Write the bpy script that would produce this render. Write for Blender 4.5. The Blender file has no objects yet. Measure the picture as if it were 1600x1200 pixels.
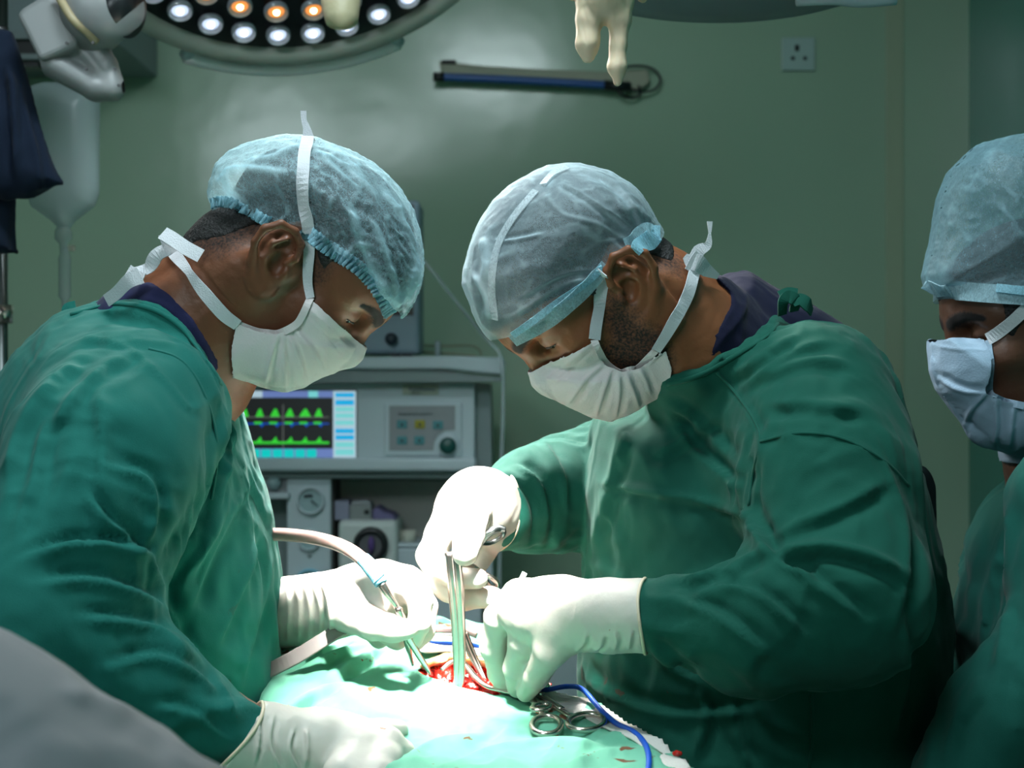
import bpy, math, random
import numpy as np
from mathutils import Vector, Matrix
from mathutils.bvhtree import BVHTree

# ------------------------------------------------------------------ camera, world, lights, exposure
F, CX, CY, CAMH = 2250.0, 800.0, 600.0, 1.38
SC = bpy.context.scene
COL = SC.collection
cam_data = bpy.data.cameras.new('camera')
cam = bpy.data.objects.new('camera', cam_data)
COL.objects.link(cam)
cam.location = (0, 0, CAMH)
cam.rotation_euler = (math.pi / 2, 0, 0)
cam_data.sensor_width = 36.0
cam_data.lens = F / 1600 * 36.0
cam_data.clip_start = 0.05
cam_data.dof.use_dof = True
cam_data.dof.focus_distance = 1.42
cam_data.dof.aperture_fstop = 7.1
SC.camera = cam
SC.view_settings.view_transform = 'Standard'
SC.view_settings.look = 'None'
SC.view_settings.gamma = 1.0
SC.view_settings.use_curve_mapping = False
SC.view_settings.exposure = 0.0
SC.cycles.use_denoising = True
SC.cycles.max_bounces = 8
SC.cycles.transparent_max_bounces = 16
SC.cycles.sample_clamp_indirect = 6.0
world = bpy.data.worlds.new('room_ambience')
world.use_nodes = True
world.node_tree.nodes['Background'].inputs[0].default_value = (0.55, 0.78, 0.85, 1)
world.node_tree.nodes['Background'].inputs[1].default_value = 0.05
SC.world = world

def lamp(name, kind, loc, target, energy, color, **kw):
    l = bpy.data.lights.new(name, kind)
    l.energy = energy; l.color = color
    for k, v in kw.items(): setattr(l, k, v)
    o = bpy.data.objects.new(name, l); COL.objects.link(o)
    o.location = loc
    d = Vector(target) - Vector(loc)
    o.rotation_euler = d.to_track_quat('-Z', 'Y').to_euler()
    return o

WOUND = np.array([-0.045, 1.5, 1.075])
LAMP_C = np.array([-0.312, 2.1, 2.095])          # face centre of the big surgical lamp
LAMP2_C = np.array([0.20, 1.62, 2.02])          # second lamp head, its rim just inside the frame
lamp('surgical_lamp_light', 'SPOT', tuple(LAMP_C + (WOUND - LAMP_C) * 0.06), (-0.120, 1.57, 1.08), 900, (1.0, 0.985, 0.95),
     spot_size=math.radians(28), spot_blend=1.0, shadow_soft_size=0.26)
lamp('surgical_lamp_spill', 'SPOT', tuple(LAMP_C + (WOUND - LAMP_C) * 0.06), (0.0, 1.44, 1.25), 120, (1.0, 0.985, 0.95),
     spot_size=math.radians(75), spot_blend=1.0, shadow_soft_size=0.20)
LAMP3_C = np.array([-0.09, 0.96, 2.10])         # added unseen lamp above the frame, brightens the wound from the front
lamp('added_front_lamp_light', 'SPOT', tuple(LAMP3_C + [0, 0, -.03]), (-0.065, 1.54, 1.07), 1250, (1.0, 0.975, 0.93),
     spot_size=math.radians(14.5), spot_blend=0.9, shadow_soft_size=0.07)
lamp('ceiling_panel_light', 'AREA', (-0.08, 1.15, 2.80), (-0.08, 1.15, 0), 20, (0.80, 0.95, 1.0), shape='RECTANGLE', size=0.48, size_y=0.30)
lamp('room_light_behind_camera', 'AREA', (-1.1, -0.9, 2.8), (-0.2, 1.6, 1.2), 34, (0.80, 0.95, 1.0), shape='RECTANGLE', size=1.2, size_y=0.8)

# ------------------------------------------------------------------ basic helpers
def P(px, py, Y):
    return np.array([(px - CX) / F * Y, Y, CAMH - (py - CY) / F * Y])

def proj(v):
    return np.stack([CX + F * v[:, 0] / v[:, 1], CY - F * (v[:, 2] - CAMH) / v[:, 1]], 1)

def origin_of(o):
    r = np.zeros(3)
    while o is not None:
        r += np.array(o.location[:]); o = o.parent
    return r

def tag(o, label=None, cat=None, group=None, kind=None):
    if label: o['label'] = label
    if cat: o['category'] = cat
    if group: o['group'] = group
    if kind: o['kind'] = kind
    return o

def empty(name, loc, label=None, cat=None, group=None, kind=None):
    o = bpy.data.objects.new(name, None); COL.objects.link(o)
    o.location = tuple(float(x) for x in loc); o.empty_display_size = 0.05
    return tag(o, label, cat, group, kind)

def mesh_obj(name, verts, faces, mat, parent=None, smooth=True, origin=None):
    """verts in world coordinates; faces list or (n,4)/(n,3) array"""
    verts = np.asarray(verts, dtype=np.float64)
    loc = np.zeros(3)
    base = origin_of(parent) if parent is not None else np.zeros(3)
    if origin is not None: loc = np.asarray(origin, float) - base
    v = verts - base - loc
    me = bpy.data.meshes.new(name)
    if isinstance(faces, np.ndarray):
        n, k = faces.shape
        me.vertices.add(len(v)); me.vertices.foreach_set('co', v.astype(np.float32).ravel())
        me.loops.add(n * k); me.loops.foreach_set('vertex_index', faces.astype(np.int32).ravel())
        me.polygons.add(n); me.polygons.foreach_set('loop_start', np.arange(0, n * k, k, dtype=np.int32))
        me.update(calc_edges=True); me.validate()
    else:
        me.from_pydata([tuple(x) for x in v], [], faces); me.update()
    if smooth:
        me.polygons.foreach_set('use_smooth', np.ones(len(me.polygons), dtype=bool))
    o = bpy.data.objects.new(name, me); COL.objects.link(o)
    o.parent = parent; o.location = tuple(loc)
    if mat is not None: me.materials.append(mat)
    return o

def modbevel(o, w, seg=2):
    m = o.modifiers.new('bevel', 'BEVEL'); m.width = w; m.segments = seg; m.limit_method = 'ANGLE'; m.angle_limit = math.radians(40)
    return o

# --- plain solids collected in a small builder
class MB:
    def __init__(s): s.v = []; s.f = []
    def add(s, v, f):
        n = len(s.v); s.v += [tuple(map(float, x)) for x in v]; s.f += [tuple(i + n for i in q) for q in f]; return s
    def box(s, x0, x1, y0, y1, z0, z1):
        v = [(x, y, z) for x in (x0, x1) for y in (y0, y1) for z in (z0, z1)]
        return s.add(v, [(0, 1, 3, 2), (4, 6, 7, 5), (0, 4, 5, 1), (2, 3, 7, 6), (0, 2, 6, 4), (1, 5, 7, 3)])
    def px(s, x0, y0, x1, y1, Y, dep):
        """box whose front face covers pixels x0..x1, y0..y1 at depth Y and which reaches back by dep"""
        a = P(x0, y1, Y); b = P(x1, y0, Y)
        return s.box(a[0], b[0], Y, Y + dep, a[2], b[2])
    def prism(s, pts, Y, dep):
        n = len(pts); a = [P(x, y, Y) for x, y in pts]
        v = a + [p + np.array([0, dep, 0]) for p in a]
        f = [tuple(range(n)), tuple(reversed(range(n, 2 * n)))] + [(i, i + n, (i + 1) % n + n, (i + 1) % n) for i in range(n)]
        return s.add(v, f)
    def cyl(s, c, axis, r, h, n=32, r2=None, cap=True):
        c = np.array(c, float); a = np.array(axis, float); a /= np.linalg.norm(a)
        u = np.cross(a, [0.3, 0.1, 1.0]);
        if np.linalg.norm(u) < 1e-3: u = np.cross(a, [1, 0, 0])
        u /= np.linalg.norm(u); w = np.cross(a, u); r2 = r if r2 is None else r2
        v = []
        for k, rr in ((0, r), (1, r2)):
            for i in range(n):
                t = 2 * math.pi * i / n
                v.append(c + a * h * k + (u * math.cos(t) + w * math.sin(t)) * rr)
        f = [(i, (i + 1) % n, (i + 1) % n + n, i + n) for i in range(n)]
        if cap: f += [tuple(reversed(range(n))), tuple(range(n, 2 * n))]
        return s.add(v, f)
    def lathe(s, c, axis, prof, n=40, u0=None):
        """prof: list of (radius, height along axis)"""
        c = np.array(c, float); a = np.array(axis, float); a /= np.linalg.norm(a)
        u = np.cross(a, [0.3, 0.1, 1.0]); u /= np.linalg.norm(u); w = np.cross(a, u)
        v = []
        for r, h in prof:
            for i in range(n):
                t = 2 * math.pi * i / n
                v.append(c + a * h + (u * math.cos(t) + w * math.sin(t)) * max(r, 1e-5))
        f = []
        for k in range(len(prof) - 1):
            for i in range(n):
                f.append((k * n + i, k * n + (i + 1) % n, (k + 1) * n + (i + 1) % n, (k + 1) * n + i))
        return s.add(v, f)
    def tube(s, pts, r, n=12, cap=True, flat=1.0, up=None):
        v, f = tube_geo(pts, r, n, cap, flat, up); return s.add(v, f)
    def build(s, name, mat, parent=None, smooth=False, origin=None):
        return mesh_obj(name, s.v, s.f, mat, parent, smooth, origin)

def spline(pts, n=8):
    """Catmull-Rom through pts"""
    p = [np.array(q, float) for q in pts]
    if len(p) < 3: return [p[0] + (p[-1] - p[0]) * t for t in np.linspace(0, 1, n + 1)]
    p = [2 * p[0] - p[1]] + p + [2 * p[-1] - p[-2]]
    out = []
    for i in range(1, len(p) - 2):
        for k in range(n):
            t = k / n
            out.append(0.5 * ((2 * p[i]) + (-p[i - 1] + p[i + 1]) * t + (2 * p[i - 1] - 5 * p[i] + 4 * p[i + 1] - p[i + 2]) * t * t
                              + (-p[i - 1] + 3 * p[i] - 3 * p[i + 1] + p[i + 2]) * t ** 3))
    out.append(p[-2]); return out

def tube_geo(pts, r, n=12, cap=True, flat=1.0, up=None):
    pts = [np.array(p, float) for p in pts]; m = len(pts)
    rr = [r] * m if np.isscalar(r) else list(np.interp(np.linspace(0, 1, m), np.linspace(0, 1, len(r)), r))
    v = []; u = None
    for i in range(m):
        t = pts[min(i + 1, m - 1)] - pts[max(i - 1, 0)]; t /= (np.linalg.norm(t) + 1e-12)
        if up is not None:
            w = np.array(up if not isinstance(up, list) else up[i], float); w = w - t * np.dot(w, t); w /= np.linalg.norm(w) + 1e-12; u = np.cross(w, t)
        else:
            if u is None:
                u = np.cross(t, [0.12, 0.2, 1.0])
                if np.linalg.norm(u) < 0.1: u = np.cross(t, [1, 0, 0])
            u = u - t * np.dot(u, t); u /= np.linalg.norm(u) + 1e-12; w = np.cross(t, u)
        for k in range(n):
            a = 2 * math.pi * k / n
            v.append(pts[i] + (u * math.cos(a) + w * math.sin(a) * flat) * rr[i])
    f = []
    for i in range(m - 1):
        for k in range(n):
            f.append((i * n + k, i * n + (k + 1) % n, (i + 1) * n + (k + 1) % n, (i + 1) * n + k))
    if cap:
        f.append(tuple(reversed(range(n)))); f.append(tuple(range((m - 1) * n, m * n)))
    return v, f

def ribbon_geo(pts, width, thick, normals):
    """flat strip with real thickness; normals = facing of the wide side (one or per point)"""
    pts = [np.array(p, float) for p in pts]; m = len(pts)
    ww = [width] * m if np.isscalar(width) else list(np.interp(np.linspace(0, 1, m), np.linspace(0, 1, len(width)), width))
    v = []
    for i in range(m):
        t = pts[min(i + 1, m - 1)] - pts[max(i - 1, 0)]; t /= np.linalg.norm(t) + 1e-12
        nn = np.array(normals[i] if isinstance(normals, list) else normals, float)
        nn = nn - t * np.dot(nn, t); nn /= np.linalg.norm(nn) + 1e-12
        b = np.cross(nn, t) * ww[i] / 2; h = nn * thick / 2
        v += [pts[i] - b - h, pts[i] + b - h, pts[i] + b + h, pts[i] - b + h]
    f = []
    for i in range(m - 1):
        for k in range(4):
            f.append((i * 4 + k, i * 4 + (k + 1) % 4, (i + 1) * 4 + (k + 1) % 4, (i + 1) * 4 + k))
    f += [(3, 2, 1, 0), tuple(range((m - 1) * 4, m * 4))]
    return v, f

# ------------------------------------------------------------------ numpy noise
_rs = np.random.RandomState(7)
_perm = np.concatenate([_rs.permutation(256)] * 3).astype(np.int32)
_grad = _rs.normal(size=(256, 3)).astype(np.float32); _grad /= np.linalg.norm(_grad, axis=1)[:, None]
def noise(p):
    p = np.asarray(p, np.float32); i = np.floor(p).astype(np.int32); f = p - i; i = i & 255
    w = f * f * f * (f * (f * 6 - 15) + 10)
    r = 0
    for dx in (0, 1):
        wx = w[:, 0] if dx else 1 - w[:, 0]
        for dy in (0, 1):
            wy = w[:, 1] if dy else 1 - w[:, 1]
            for dz in (0, 1):
                wz = w[:, 2] if dz else 1 - w[:, 2]
                h = _perm[_perm[_perm[i[:, 0] + dx] + i[:, 1] + dy] + i[:, 2] + dz]
                g = _grad[h]
                r = r + wx * wy * wz * (g[:, 0] * (f[:, 0] - dx) + g[:, 1] * (f[:, 1] - dy) + g[:, 2] * (f[:, 2] - dz))
    return r * 1.6
def ridged(p, octv=3, gain=0.5, lac=2.1):
    a = 1.0; s = 0
    for o in range(octv):
        s = s + a * (1 - np.abs(noise(p)) * 2.2); a *= gain; p = p * lac + 13.7
    return s
def fbm(p, octv=3):
    a = 1.0; s = 0
    for o in range(octv):
        s = s + a * noise(p); a *= .5; p = p * 2.03 + 5.1
    return s

# ------------------------------------------------------------------ signed distance modelling
def smin(a, b, k):
    if k <= 0: return np.minimum(a, b)
    h = np.maximum(k - np.abs(a - b), 0) / k
    return np.minimum(a, b) - h * h * k * 0.25
def smax(a, b, k): return -smin(-a, -b, k)

def poly_sd(x, z, poly):
    """signed distance to a closed 2D polygon (negative inside)"""
    poly = np.asarray(poly, np.float32); n = len(poly)
    d = np.full(x.shape, 1e9, np.float32); ins = np.zeros(x.shape, bool)
    for i in range(n):
        a = poly[i]; b = poly[(i + 1) % n]; e = b - a
        wx = x - a[0]; wz = z - a[1]
        t = np.clip((wx * e[0] + wz * e[1]) / (e @ e + 1e-12), 0, 1)
        dx = wx - t * e[0]; dz = wz - t * e[1]
        d = np.minimum(d, dx * dx + dz * dz)
        if abs(e[1]) > 1e-9:
            c = ((a[1] <= z) != (b[1] <= z)) & (x < a[0] + (z - a[1]) / e[1] * e[0])
            ins ^= c
    d = np.sqrt(d)
    return np.where(ins, -d, d)

class Shape:
    """ordered list of solids; each op is (mode, k, fn, lo, hi)"""
    def __init__(s): s.ops = []
    def op(s, mode, k, fn, lo, hi): s.ops.append((mode, k, fn, np.array(lo, float), np.array(hi, float))); return s
    def cap(s, a, b, ra, rb=None, k=0.02, mode='u', flat=None):
        a = np.array(a, float); b = np.array(b, float); rb = ra if rb is None else rb
        ba = b - a; L2 = ba @ ba + 1e-12
        def fn(X, Y, Z):
            px, py, pz = X - a[0], Y - a[1], Z - a[2]
            h = np.clip((px * ba[0] + py * ba[1] + pz * ba[2]) / L2, 0, 1)
            dx, dy, dz = px - h * ba[0], py - h * ba[1], pz - h * ba[2]
            r = ra + (rb - ra) * h
            if flat is None: return np.sqrt(dx * dx + dy * dy + dz * dz) - r
            n, q = flat; dn = dx * n[0] + dy * n[1] + dz * n[2]
            l2 = dx * dx + dy * dy + dz * dz - dn * dn + (dn / q) ** 2
            return (np.sqrt(np.maximum(l2, 0)) - r) * min(1, q)
        R = max(ra, rb) * (1 if flat is None else max(1, flat[1])) + 0.03 + k
        return s.op(mode, k, fn, np.minimum(a, b) - R, np.maximum(a, b) + R)
    def chain(s, pts, rad, k=0.01, mode='u', flat=None):
        if np.isscalar(rad): rad = [rad] * len(pts)
        for i in range(len(pts) - 1): s.cap(pts[i], pts[i + 1], rad[i], rad[i + 1], k if i == 0 or mode != 'u' else min(k, 0.005), mode, flat)
        return s
    def ell(s, c, r, R=None, k=0.02, mode='u'):
        c = np.array(c, float); r = np.array(r, float); R = np.eye(3) if R is None else np.array(R, float)   # rows = local axes
        def fn(X, Y, Z):
            x, y, z = X - c[0], Y - c[1], Z - c[2]
            a = (x * R[0, 0] + y * R[0, 1] + z * R[0, 2]) / r[0]
            b = (x * R[1, 0] + y * R[1, 1] + z * R[1, 2]) / r[1]
            d = (x * R[2, 0] + y * R[2, 1] + z * R[2, 2]) / r[2]
            k0 = np.sqrt(a * a + b * b + d * d) + 1e-9; k1 = np.sqrt((a / r[0]) ** 2 + (b / r[1]) ** 2 + (d / r[2]) ** 2) + 1e-9
            return k0 * (k0 - 1) / k1
        m = r.max() + 0.03 + k
        return s.op(mode, k, fn, c - m, c + m)
    def infl(s, poly, y0, T, R, k=0.02, mode='u', pw=2.0):
        """outline (x,z) polygon turned into a rounded solid: middle plane y0, half thickness T, edge rounding R"""
        poly = np.array(poly, float)
        def fn(X, Y, Z):
            d2 = poly_sd(X[:, :1, :] + 0 * Z[:, :1, :], Z[:, :1, :] + 0 * X[:, :1, :], poly)
            t = np.clip(-d2 / R, -0.6, 1)
            prof = np.where(t > 0, (1 - (1 - np.abs(t)) ** pw) ** (1 / pw), t)   # 0 at the rim, 1 inside
            yy = y0(X[:, :1, :], Z[:, :1, :]) if callable(y0) else y0
            side = np.abs(Y - yy) - T * np.maximum(prof, 0)
            slope = np.minimum(1, R / T * 0.8 + 0.15)
            return np.where(d2 > 0, np.sqrt(d2 * d2 + np.maximum(np.abs(Y - yy), 0) ** 2), side * slope)
        lo = np.array([poly[:, 0].min() - .04 - k, (y0 if not callable(y0) else 1.5) - T - .3, poly[:, 1].min() - .04 - k])
        hi = np.array([poly[:, 0].max() + .04 + k, (y0 if not callable(y0) else 1.5) + T + .3, poly[:, 1].max() + .04 + k])
        return s.op(mode, k, fn, lo, hi)
    def field(s, G):
        X, Y, Z = G.X, G.Y, G.Z
        f = np.full((X.shape[0], Y.shape[1], Z.shape[2]), 0.3, np.float32)
        for mode, k, fn, lo, hi in s.ops:
            if mode == 'i':
                f = smax(f, fn(X, Y, Z).astype(np.float32), k); continue
            i0 = [np.searchsorted(g, l) for g, l in zip(G.ax, lo)]; i1 = [np.searchsorted(g, h) for g, h in zip(G.ax, hi)]
            if any(a >= b for a, b in zip(i0, i1)): continue
            sl = tuple(slice(a, b) for a, b in zip(i0, i1))
            v = fn(X[sl[0]], Y[:, sl[1]], Z[:, :, sl[2]]).astype(np.float32)
            f[sl] = smin(f[sl], v, k) if mode == 'u' else smax(f[sl], -v, k)
        return f

class Grid:
    def __init__(s, lo, hi, h):
        s.h = h; s.lo = np.array(lo, float)
        s.ax = [np.arange(l, u + h, h).astype(np.float32) for l, u in zip(lo, hi)]
        s.X = s.ax[0][:, None, None]; s.Y = s.ax[1][None, :, None]; s.Z = s.ax[2][None, None, :]

def nets(f, G):
    """naive surface nets; returns verts (n,3), quads (m,4)"""
    s = f < 0
    c = s[:-1, :-1, :-1].astype(np.int8)
    for dx, dy, dz in ((0, 0, 1), (0, 1, 0), (0, 1, 1), (1, 0, 0), (1, 0, 1), (1, 1, 0), (1, 1, 1)):
        c = c + s[dx:f.shape[0] - 1 + dx, dy:f.shape[1] - 1 + dy, dz:f.shape[2] - 1 + dz]
    act = (c > 0) & (c < 8)
    I, J, K = np.nonzero(act); n = len(I)
    idx = np.full(act.shape, -1, np.int32); idx[I, J, K] = np.arange(n)
    acc = np.zeros((n, 3)); cnt = np.zeros(n)
    corners = [(a, b, d) for a in (0, 1) for b in (0, 1) for d in (0, 1)]
    val = {q: f[I + q[0], J + q[1], K + q[2]] for q in corners}
    for q in corners:
        for axx in range(3):
            if q[axx] == 0:
                r = list(q); r[axx] = 1; r = tuple(r)
                a, b = val[q], val[r]; m = (a < 0) != (b < 0)
                t = np.where(m, a / np.where(m, a - b, 1), 0)
                p = np.array(q, float)[None, :].repeat(n, 0); p[:, axx] = t
                acc[m] += p[m]; cnt[m] += 1
    v = (np.stack([I, J, K], 1) + acc / cnt[:, None]) * G.h + G.lo
    Q = []
    for axx in range(3):
        sl0 = [slice(None)] * 3; sl1 = [slice(None)] * 3
        sl0[axx] = slice(0, -1); sl1[axx] = slice(1, None)
        a = s[tuple(sl0)]; b = s[tuple(sl1)]
        m = a != b
        o1, o2 = [(1, 2), (2, 0), (0, 1)][axx]
        E = np.array(np.nonzero(m)).T
        ok = (E[:, o1] > 0) & (E[:, o2] > 0) & (E[:, o1] < f.shape[o1] - 1) & (E[:, o2] < f.shape[o2] - 1)
        E = E[ok]
        def cell(d1, d2):
            e = E.copy(); e[:, o1] -= d1; e[:, o2] -= d2
            return idx[e[:, 0], e[:, 1], e[:, 2]]
        q = np.stack([cell(1, 1), cell(0, 1), cell(0, 0), cell(1, 0)], 1)
        fl = a[E[:, 0], E[:, 1], E[:, 2]]
        q = np.where(fl[:, None], q, q[:, ::-1])
        Q.append(q)
    q = np.concatenate(Q); q = q[(q >= 0).all(1)]
    return v, q

def edges_of(q):
    k = q.shape[1]
    e = np.concatenate([np.stack([q[:, i], q[:, (i + 1) % k]], 1) for i in range(k)])
    e.sort(axis=1); return np.unique(e, axis=0)
def smooth(v, q, it=3, lam=0.5):
    e = edges_of(q); n = len(v)
    deg = np.bincount(e.ravel(), minlength=n).astype(float); deg[deg == 0] = 1
    for _ in range(it):
        a = np.stack([np.bincount(e[:, 0], v[e[:, 1], c], n) + np.bincount(e[:, 1], v[e[:, 0], c], n) for c in range(3)], 1) / deg[:, None]
        v = v + (a - v) * lam
    return v
def normals(v, q):
    d1 = v[q[:, 2]] - v[q[:, 0]]; d2 = v[q[:, 3 % q.shape[1]]] - v[q[:, 1]]
    fn = np.cross(d1, d2); n = np.zeros_like(v)
    for k in range(q.shape[1]):
        for c in range(3): n[:, c] += np.bincount(q[:, k], fn[:, c], len(v))
    return n / (np.linalg.norm(n, axis=1)[:, None] + 1e-12)
def cull(v, q, keep):
    """keep = bool per vertex; drop quads that touch a dropped vertex"""
    q = q[keep[q].all(1)]; used = np.zeros(len(v), bool); used[q.ravel()] = True
    m = np.cumsum(used) - 1
    return v[used], m[q], used
def sample(f, G, v):
    """trilinear lookup of field at world points"""
    p = (v - G.lo) / G.h; i = np.clip(np.floor(p).astype(int), 0, np.array(f.shape) - 2); t = np.clip(p - i, 0, 1); r = 0
    for a in (0, 1):
        for b in (0, 1):
            for c in (0, 1):
                r = r + f[i[:, 0] + a, i[:, 1] + b, i[:, 2] + c] * (t[:, 0] if a else 1 - t[:, 0]) * (t[:, 1] if b else 1 - t[:, 1]) * (t[:, 2] if c else 1 - t[:, 2])
    return r

def line_dist(p, pts):
    """signed distance and parameter of 2D points to a polyline"""
    best = np.full(len(p), 1e9); sd = np.zeros(len(p)); tt = np.zeros(len(p)); n = len(pts) - 1
    for i in range(n):
        a = pts[i]; e = pts[i + 1] - a; w = p - a
        t = np.clip((w @ e) / (e @ e + 1e-9), 0, 1); d = w - t[:, None] * e; dd = np.hypot(d[:, 0], d[:, 1])
        m = dd < best
        best = np.where(m, dd, best); sd = np.where(m, np.sign(e[0] * w[:, 1] - e[1] * w[:, 0]) * dd, sd); tt = np.where(m, (i + t) / n, tt)
    return best, sd, tt

FW = 0.8
def folds(v, nrm, lines, side=-1.0):
    """sculpt cloth folds: each line = (points in pixels, width px, height m, kind). kind 'r' ridge/crease, 's' step"""
    p = proj(v); face = np.clip(-(nrm[:, 1]) * 2.0 + 0.3, 0, 1) if side < 0 else 1.0
    disp = np.zeros(len(v))
    for L in lines:
        pts, w, h = L[0], L[1] * FW, L[2]; kind = L[3] if len(L) > 3 else 'r'
        pp = np.array(spline([(x, y) for x, y in pts], 5)) if len(pts) > 2 else np.array(pts, float)
        lo = pp.min(0) - 3 * w; hi = pp.max(0) + 3 * w
        m = (p[:, 0] > lo[0]) & (p[:, 0] < hi[0]) & (p[:, 1] > lo[1]) & (p[:, 1] < hi[1])
        if not m.any(): continue
        d, sd, t = line_dist(p[m], pp)
        tap = np.clip(np.minimum(t, 1 - t) * 5 + 0.12, 0, 1)
        if kind == 'r': g = np.exp(-(d / w) ** 2)
        elif kind == 's': g = (sd / w) * np.exp(-(sd / w) ** 2) * 1.6 - 0.5 * np.exp(-(sd / (w * .35)) ** 2)
        disp[m] += h * g * tap
    return disp * face
# ------------------------------------------------------------------ materials
def new_mat(name):
    m = bpy.data.materials.new(name); m.use_nodes = True
    nt = m.node_tree; b = nt.nodes['Principled BSDF']; return m, nt, b
def N(nt, t, **kw):
    n = nt.nodes.new(t)
    for k, v in kw.items():
        if k.startswith('i_'): n.inputs[k[2:].replace('_', ' ')].default_value = v
        else: setattr(n, k, v)
    return n
def basic(name, col, rough=0.5, metal=0.0, spec=0.5, bump=None, var=None, emit=None, coat=0.0, trans=0.0, alpha=1.0, sheen=0.0, sss=0.0):
    """bump = (scale, strength, distance); var = (scale, other colour, amount)"""
    m, nt, b = new_mat(name)
    b.inputs['Base Color'].default_value = (*col, 1); b.inputs['Roughness'].default_value = rough
    b.inputs['Metallic'].default_value = metal; b.inputs['Specular IOR Level'].default_value = spec
    b.inputs['Coat Weight'].default_value = coat; b.inputs['Transmission Weight'].default_value = trans
    b.inputs['Alpha'].default_value = alpha; b.inputs['Sheen Weight'].default_value = sheen
    if sss:
        b.inputs['Subsurface Weight'].default_value = sss; b.inputs['Subsurface Radius'].default_value = (0.012, 0.005, 0.003); b.inputs['Subsurface Scale'].default_value = 0.6
    tc = N(nt, 'ShaderNodeTexCoord')
    if var:
        n = N(nt, 'ShaderNodeTexNoise', i_Scale=var[0], i_Detail=4.0); nt.links.new(tc.outputs['Object'], n.inputs['Vector'])
        r = N(nt, 'ShaderNodeMapRange'); r.inputs[1].default_value = .35; r.inputs[2].default_value = .65; r.inputs[4].default_value = var[2]
        nt.links.new(n.outputs[0], r.inputs[0])
        mx = N(nt, 'ShaderNodeMix', data_type='RGBA'); mx.inputs[6].default_value = (*col, 1); mx.inputs[7].default_value = (*var[1], 1)
        nt.links.new(r.outputs[0], mx.inputs[0]); nt.links.new(mx.outputs[2], b.inputs['Base Color'])
    if bump:
        n = N(nt, 'ShaderNodeTexNoise', i_Scale=bump[0], i_Detail=5.0); nt.links.new(tc.outputs['Object'], n.inputs['Vector'])
        bp = N(nt, 'ShaderNodeBump', i_Strength=bump[1], i_Distance=bump[2])
        nt.links.new(n.outputs[0], bp.inputs['Height']); nt.links.new(bp.outputs[0], b.inputs['Normal'])
    if emit:
        b.inputs['Emission Color'].default_value = (*emit[0], 1); b.inputs['Emission Strength'].default_value = emit[1]
    return m

def add_spots(m, scale, thr, col, mask=None):
    """small stains that belong to the cloth"""
    nt = m.node_tree; b = nt.nodes['Principled BSDF']
    tc = N(nt, 'ShaderNodeTexCoord'); n = N(nt, 'ShaderNodeTexNoise', i_Scale=scale, i_Detail=3.0, i_Distortion=1.2)
    nt.links.new(tc.outputs['Object'], n.inputs['Vector'])
    r = N(nt, 'ShaderNodeMapRange'); r.inputs[1].default_value = thr; r.inputs[2].default_value = thr + .03; nt.links.new(n.outputs[0], r.inputs[0])
    fac = r.outputs[0]
    if mask:
        at = N(nt, 'ShaderNodeAttribute', attribute_name=mask); mu = N(nt, 'ShaderNodeMath', operation='MULTIPLY')
        nt.links.new(fac, mu.inputs[0]); nt.links.new(at.outputs['Fac'], mu.inputs[1]); fac = mu.outputs[0]
    mx = N(nt, 'ShaderNodeMix', data_type='RGBA'); mx.inputs[7].default_value = (*col, 1)
    src = b.inputs['Base Color'].links
    if src: nt.links.new(src[0].from_socket, mx.inputs[6])
    else: mx.inputs[6].default_value = b.inputs['Base Color'].default_value
    nt.links.new(fac, mx.inputs[0]); nt.links.new(mx.outputs[2], b.inputs['Base Color'])
    return m

def cloth(name, col, col2, rough=0.85, weave=900, wr=(19, 0.9, 0.008)):
    m, nt, b = new_mat(name)
    tc = N(nt, 'ShaderNodeTexCoord')
    n = N(nt, 'ShaderNodeTexNoise', i_Scale=9.0, i_Detail=5.0); nt.links.new(tc.outputs['Object'], n.inputs['Vector'])
    mx = N(nt, 'ShaderNodeMix', data_type='RGBA'); mx.inputs[6].default_value = (*col, 1); mx.inputs[7].default_value = (*col2, 1)
    nt.links.new(n.outputs[0], mx.inputs[0]); nt.links.new(mx.outputs[2], b.inputs['Base Color'])
    b.inputs['Roughness'].default_value = rough; b.inputs['Specular IOR Level'].default_value = 0.2; b.inputs['Sheen Weight'].default_value = 0.06
    # creased cotton: two noises, the larger one stretched
    mp = N(nt, 'ShaderNodeMapping'); mp.inputs['Scale'].default_value = (1.0, 1.0, 0.45); mp.inputs['Rotation'].default_value = (0.2, 0.5, 0.1)
    nt.links.new(tc.outputs['Object'], mp.inputs[0])
    n1 = N(nt, 'ShaderNodeTexNoise', i_Scale=wr[0], i_Detail=3.0, i_Distortion=0.9); n1.noise_type = 'RIDGED_MULTIFRACTAL' if hasattr(n1, 'noise_type') else n1.noise_type
    nt.links.new(mp.outputs[0], n1.inputs['Vector'])
    b1 = N(nt, 'ShaderNodeBump', i_Strength=wr[1], i_Distance=wr[2]); nt.links.new(n1.outputs[0], b1.inputs['Height'])
    n2 = N(nt, 'ShaderNodeTexNoise', i_Scale=float(weave), i_Detail=1.0); nt.links.new(tc.outputs['Object'], n2.inputs['Vector'])
    b2 = N(nt, 'ShaderNodeBump', i_Strength=0.25, i_Distance=0.0006); nt.links.new(n2.outputs[0], b2.inputs['Height'])
    nt.links.new(b1.outputs[0], b2.inputs['Normal']); nt.links.new(b2.outputs[0], b.inputs['Normal'])
    return m

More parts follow.
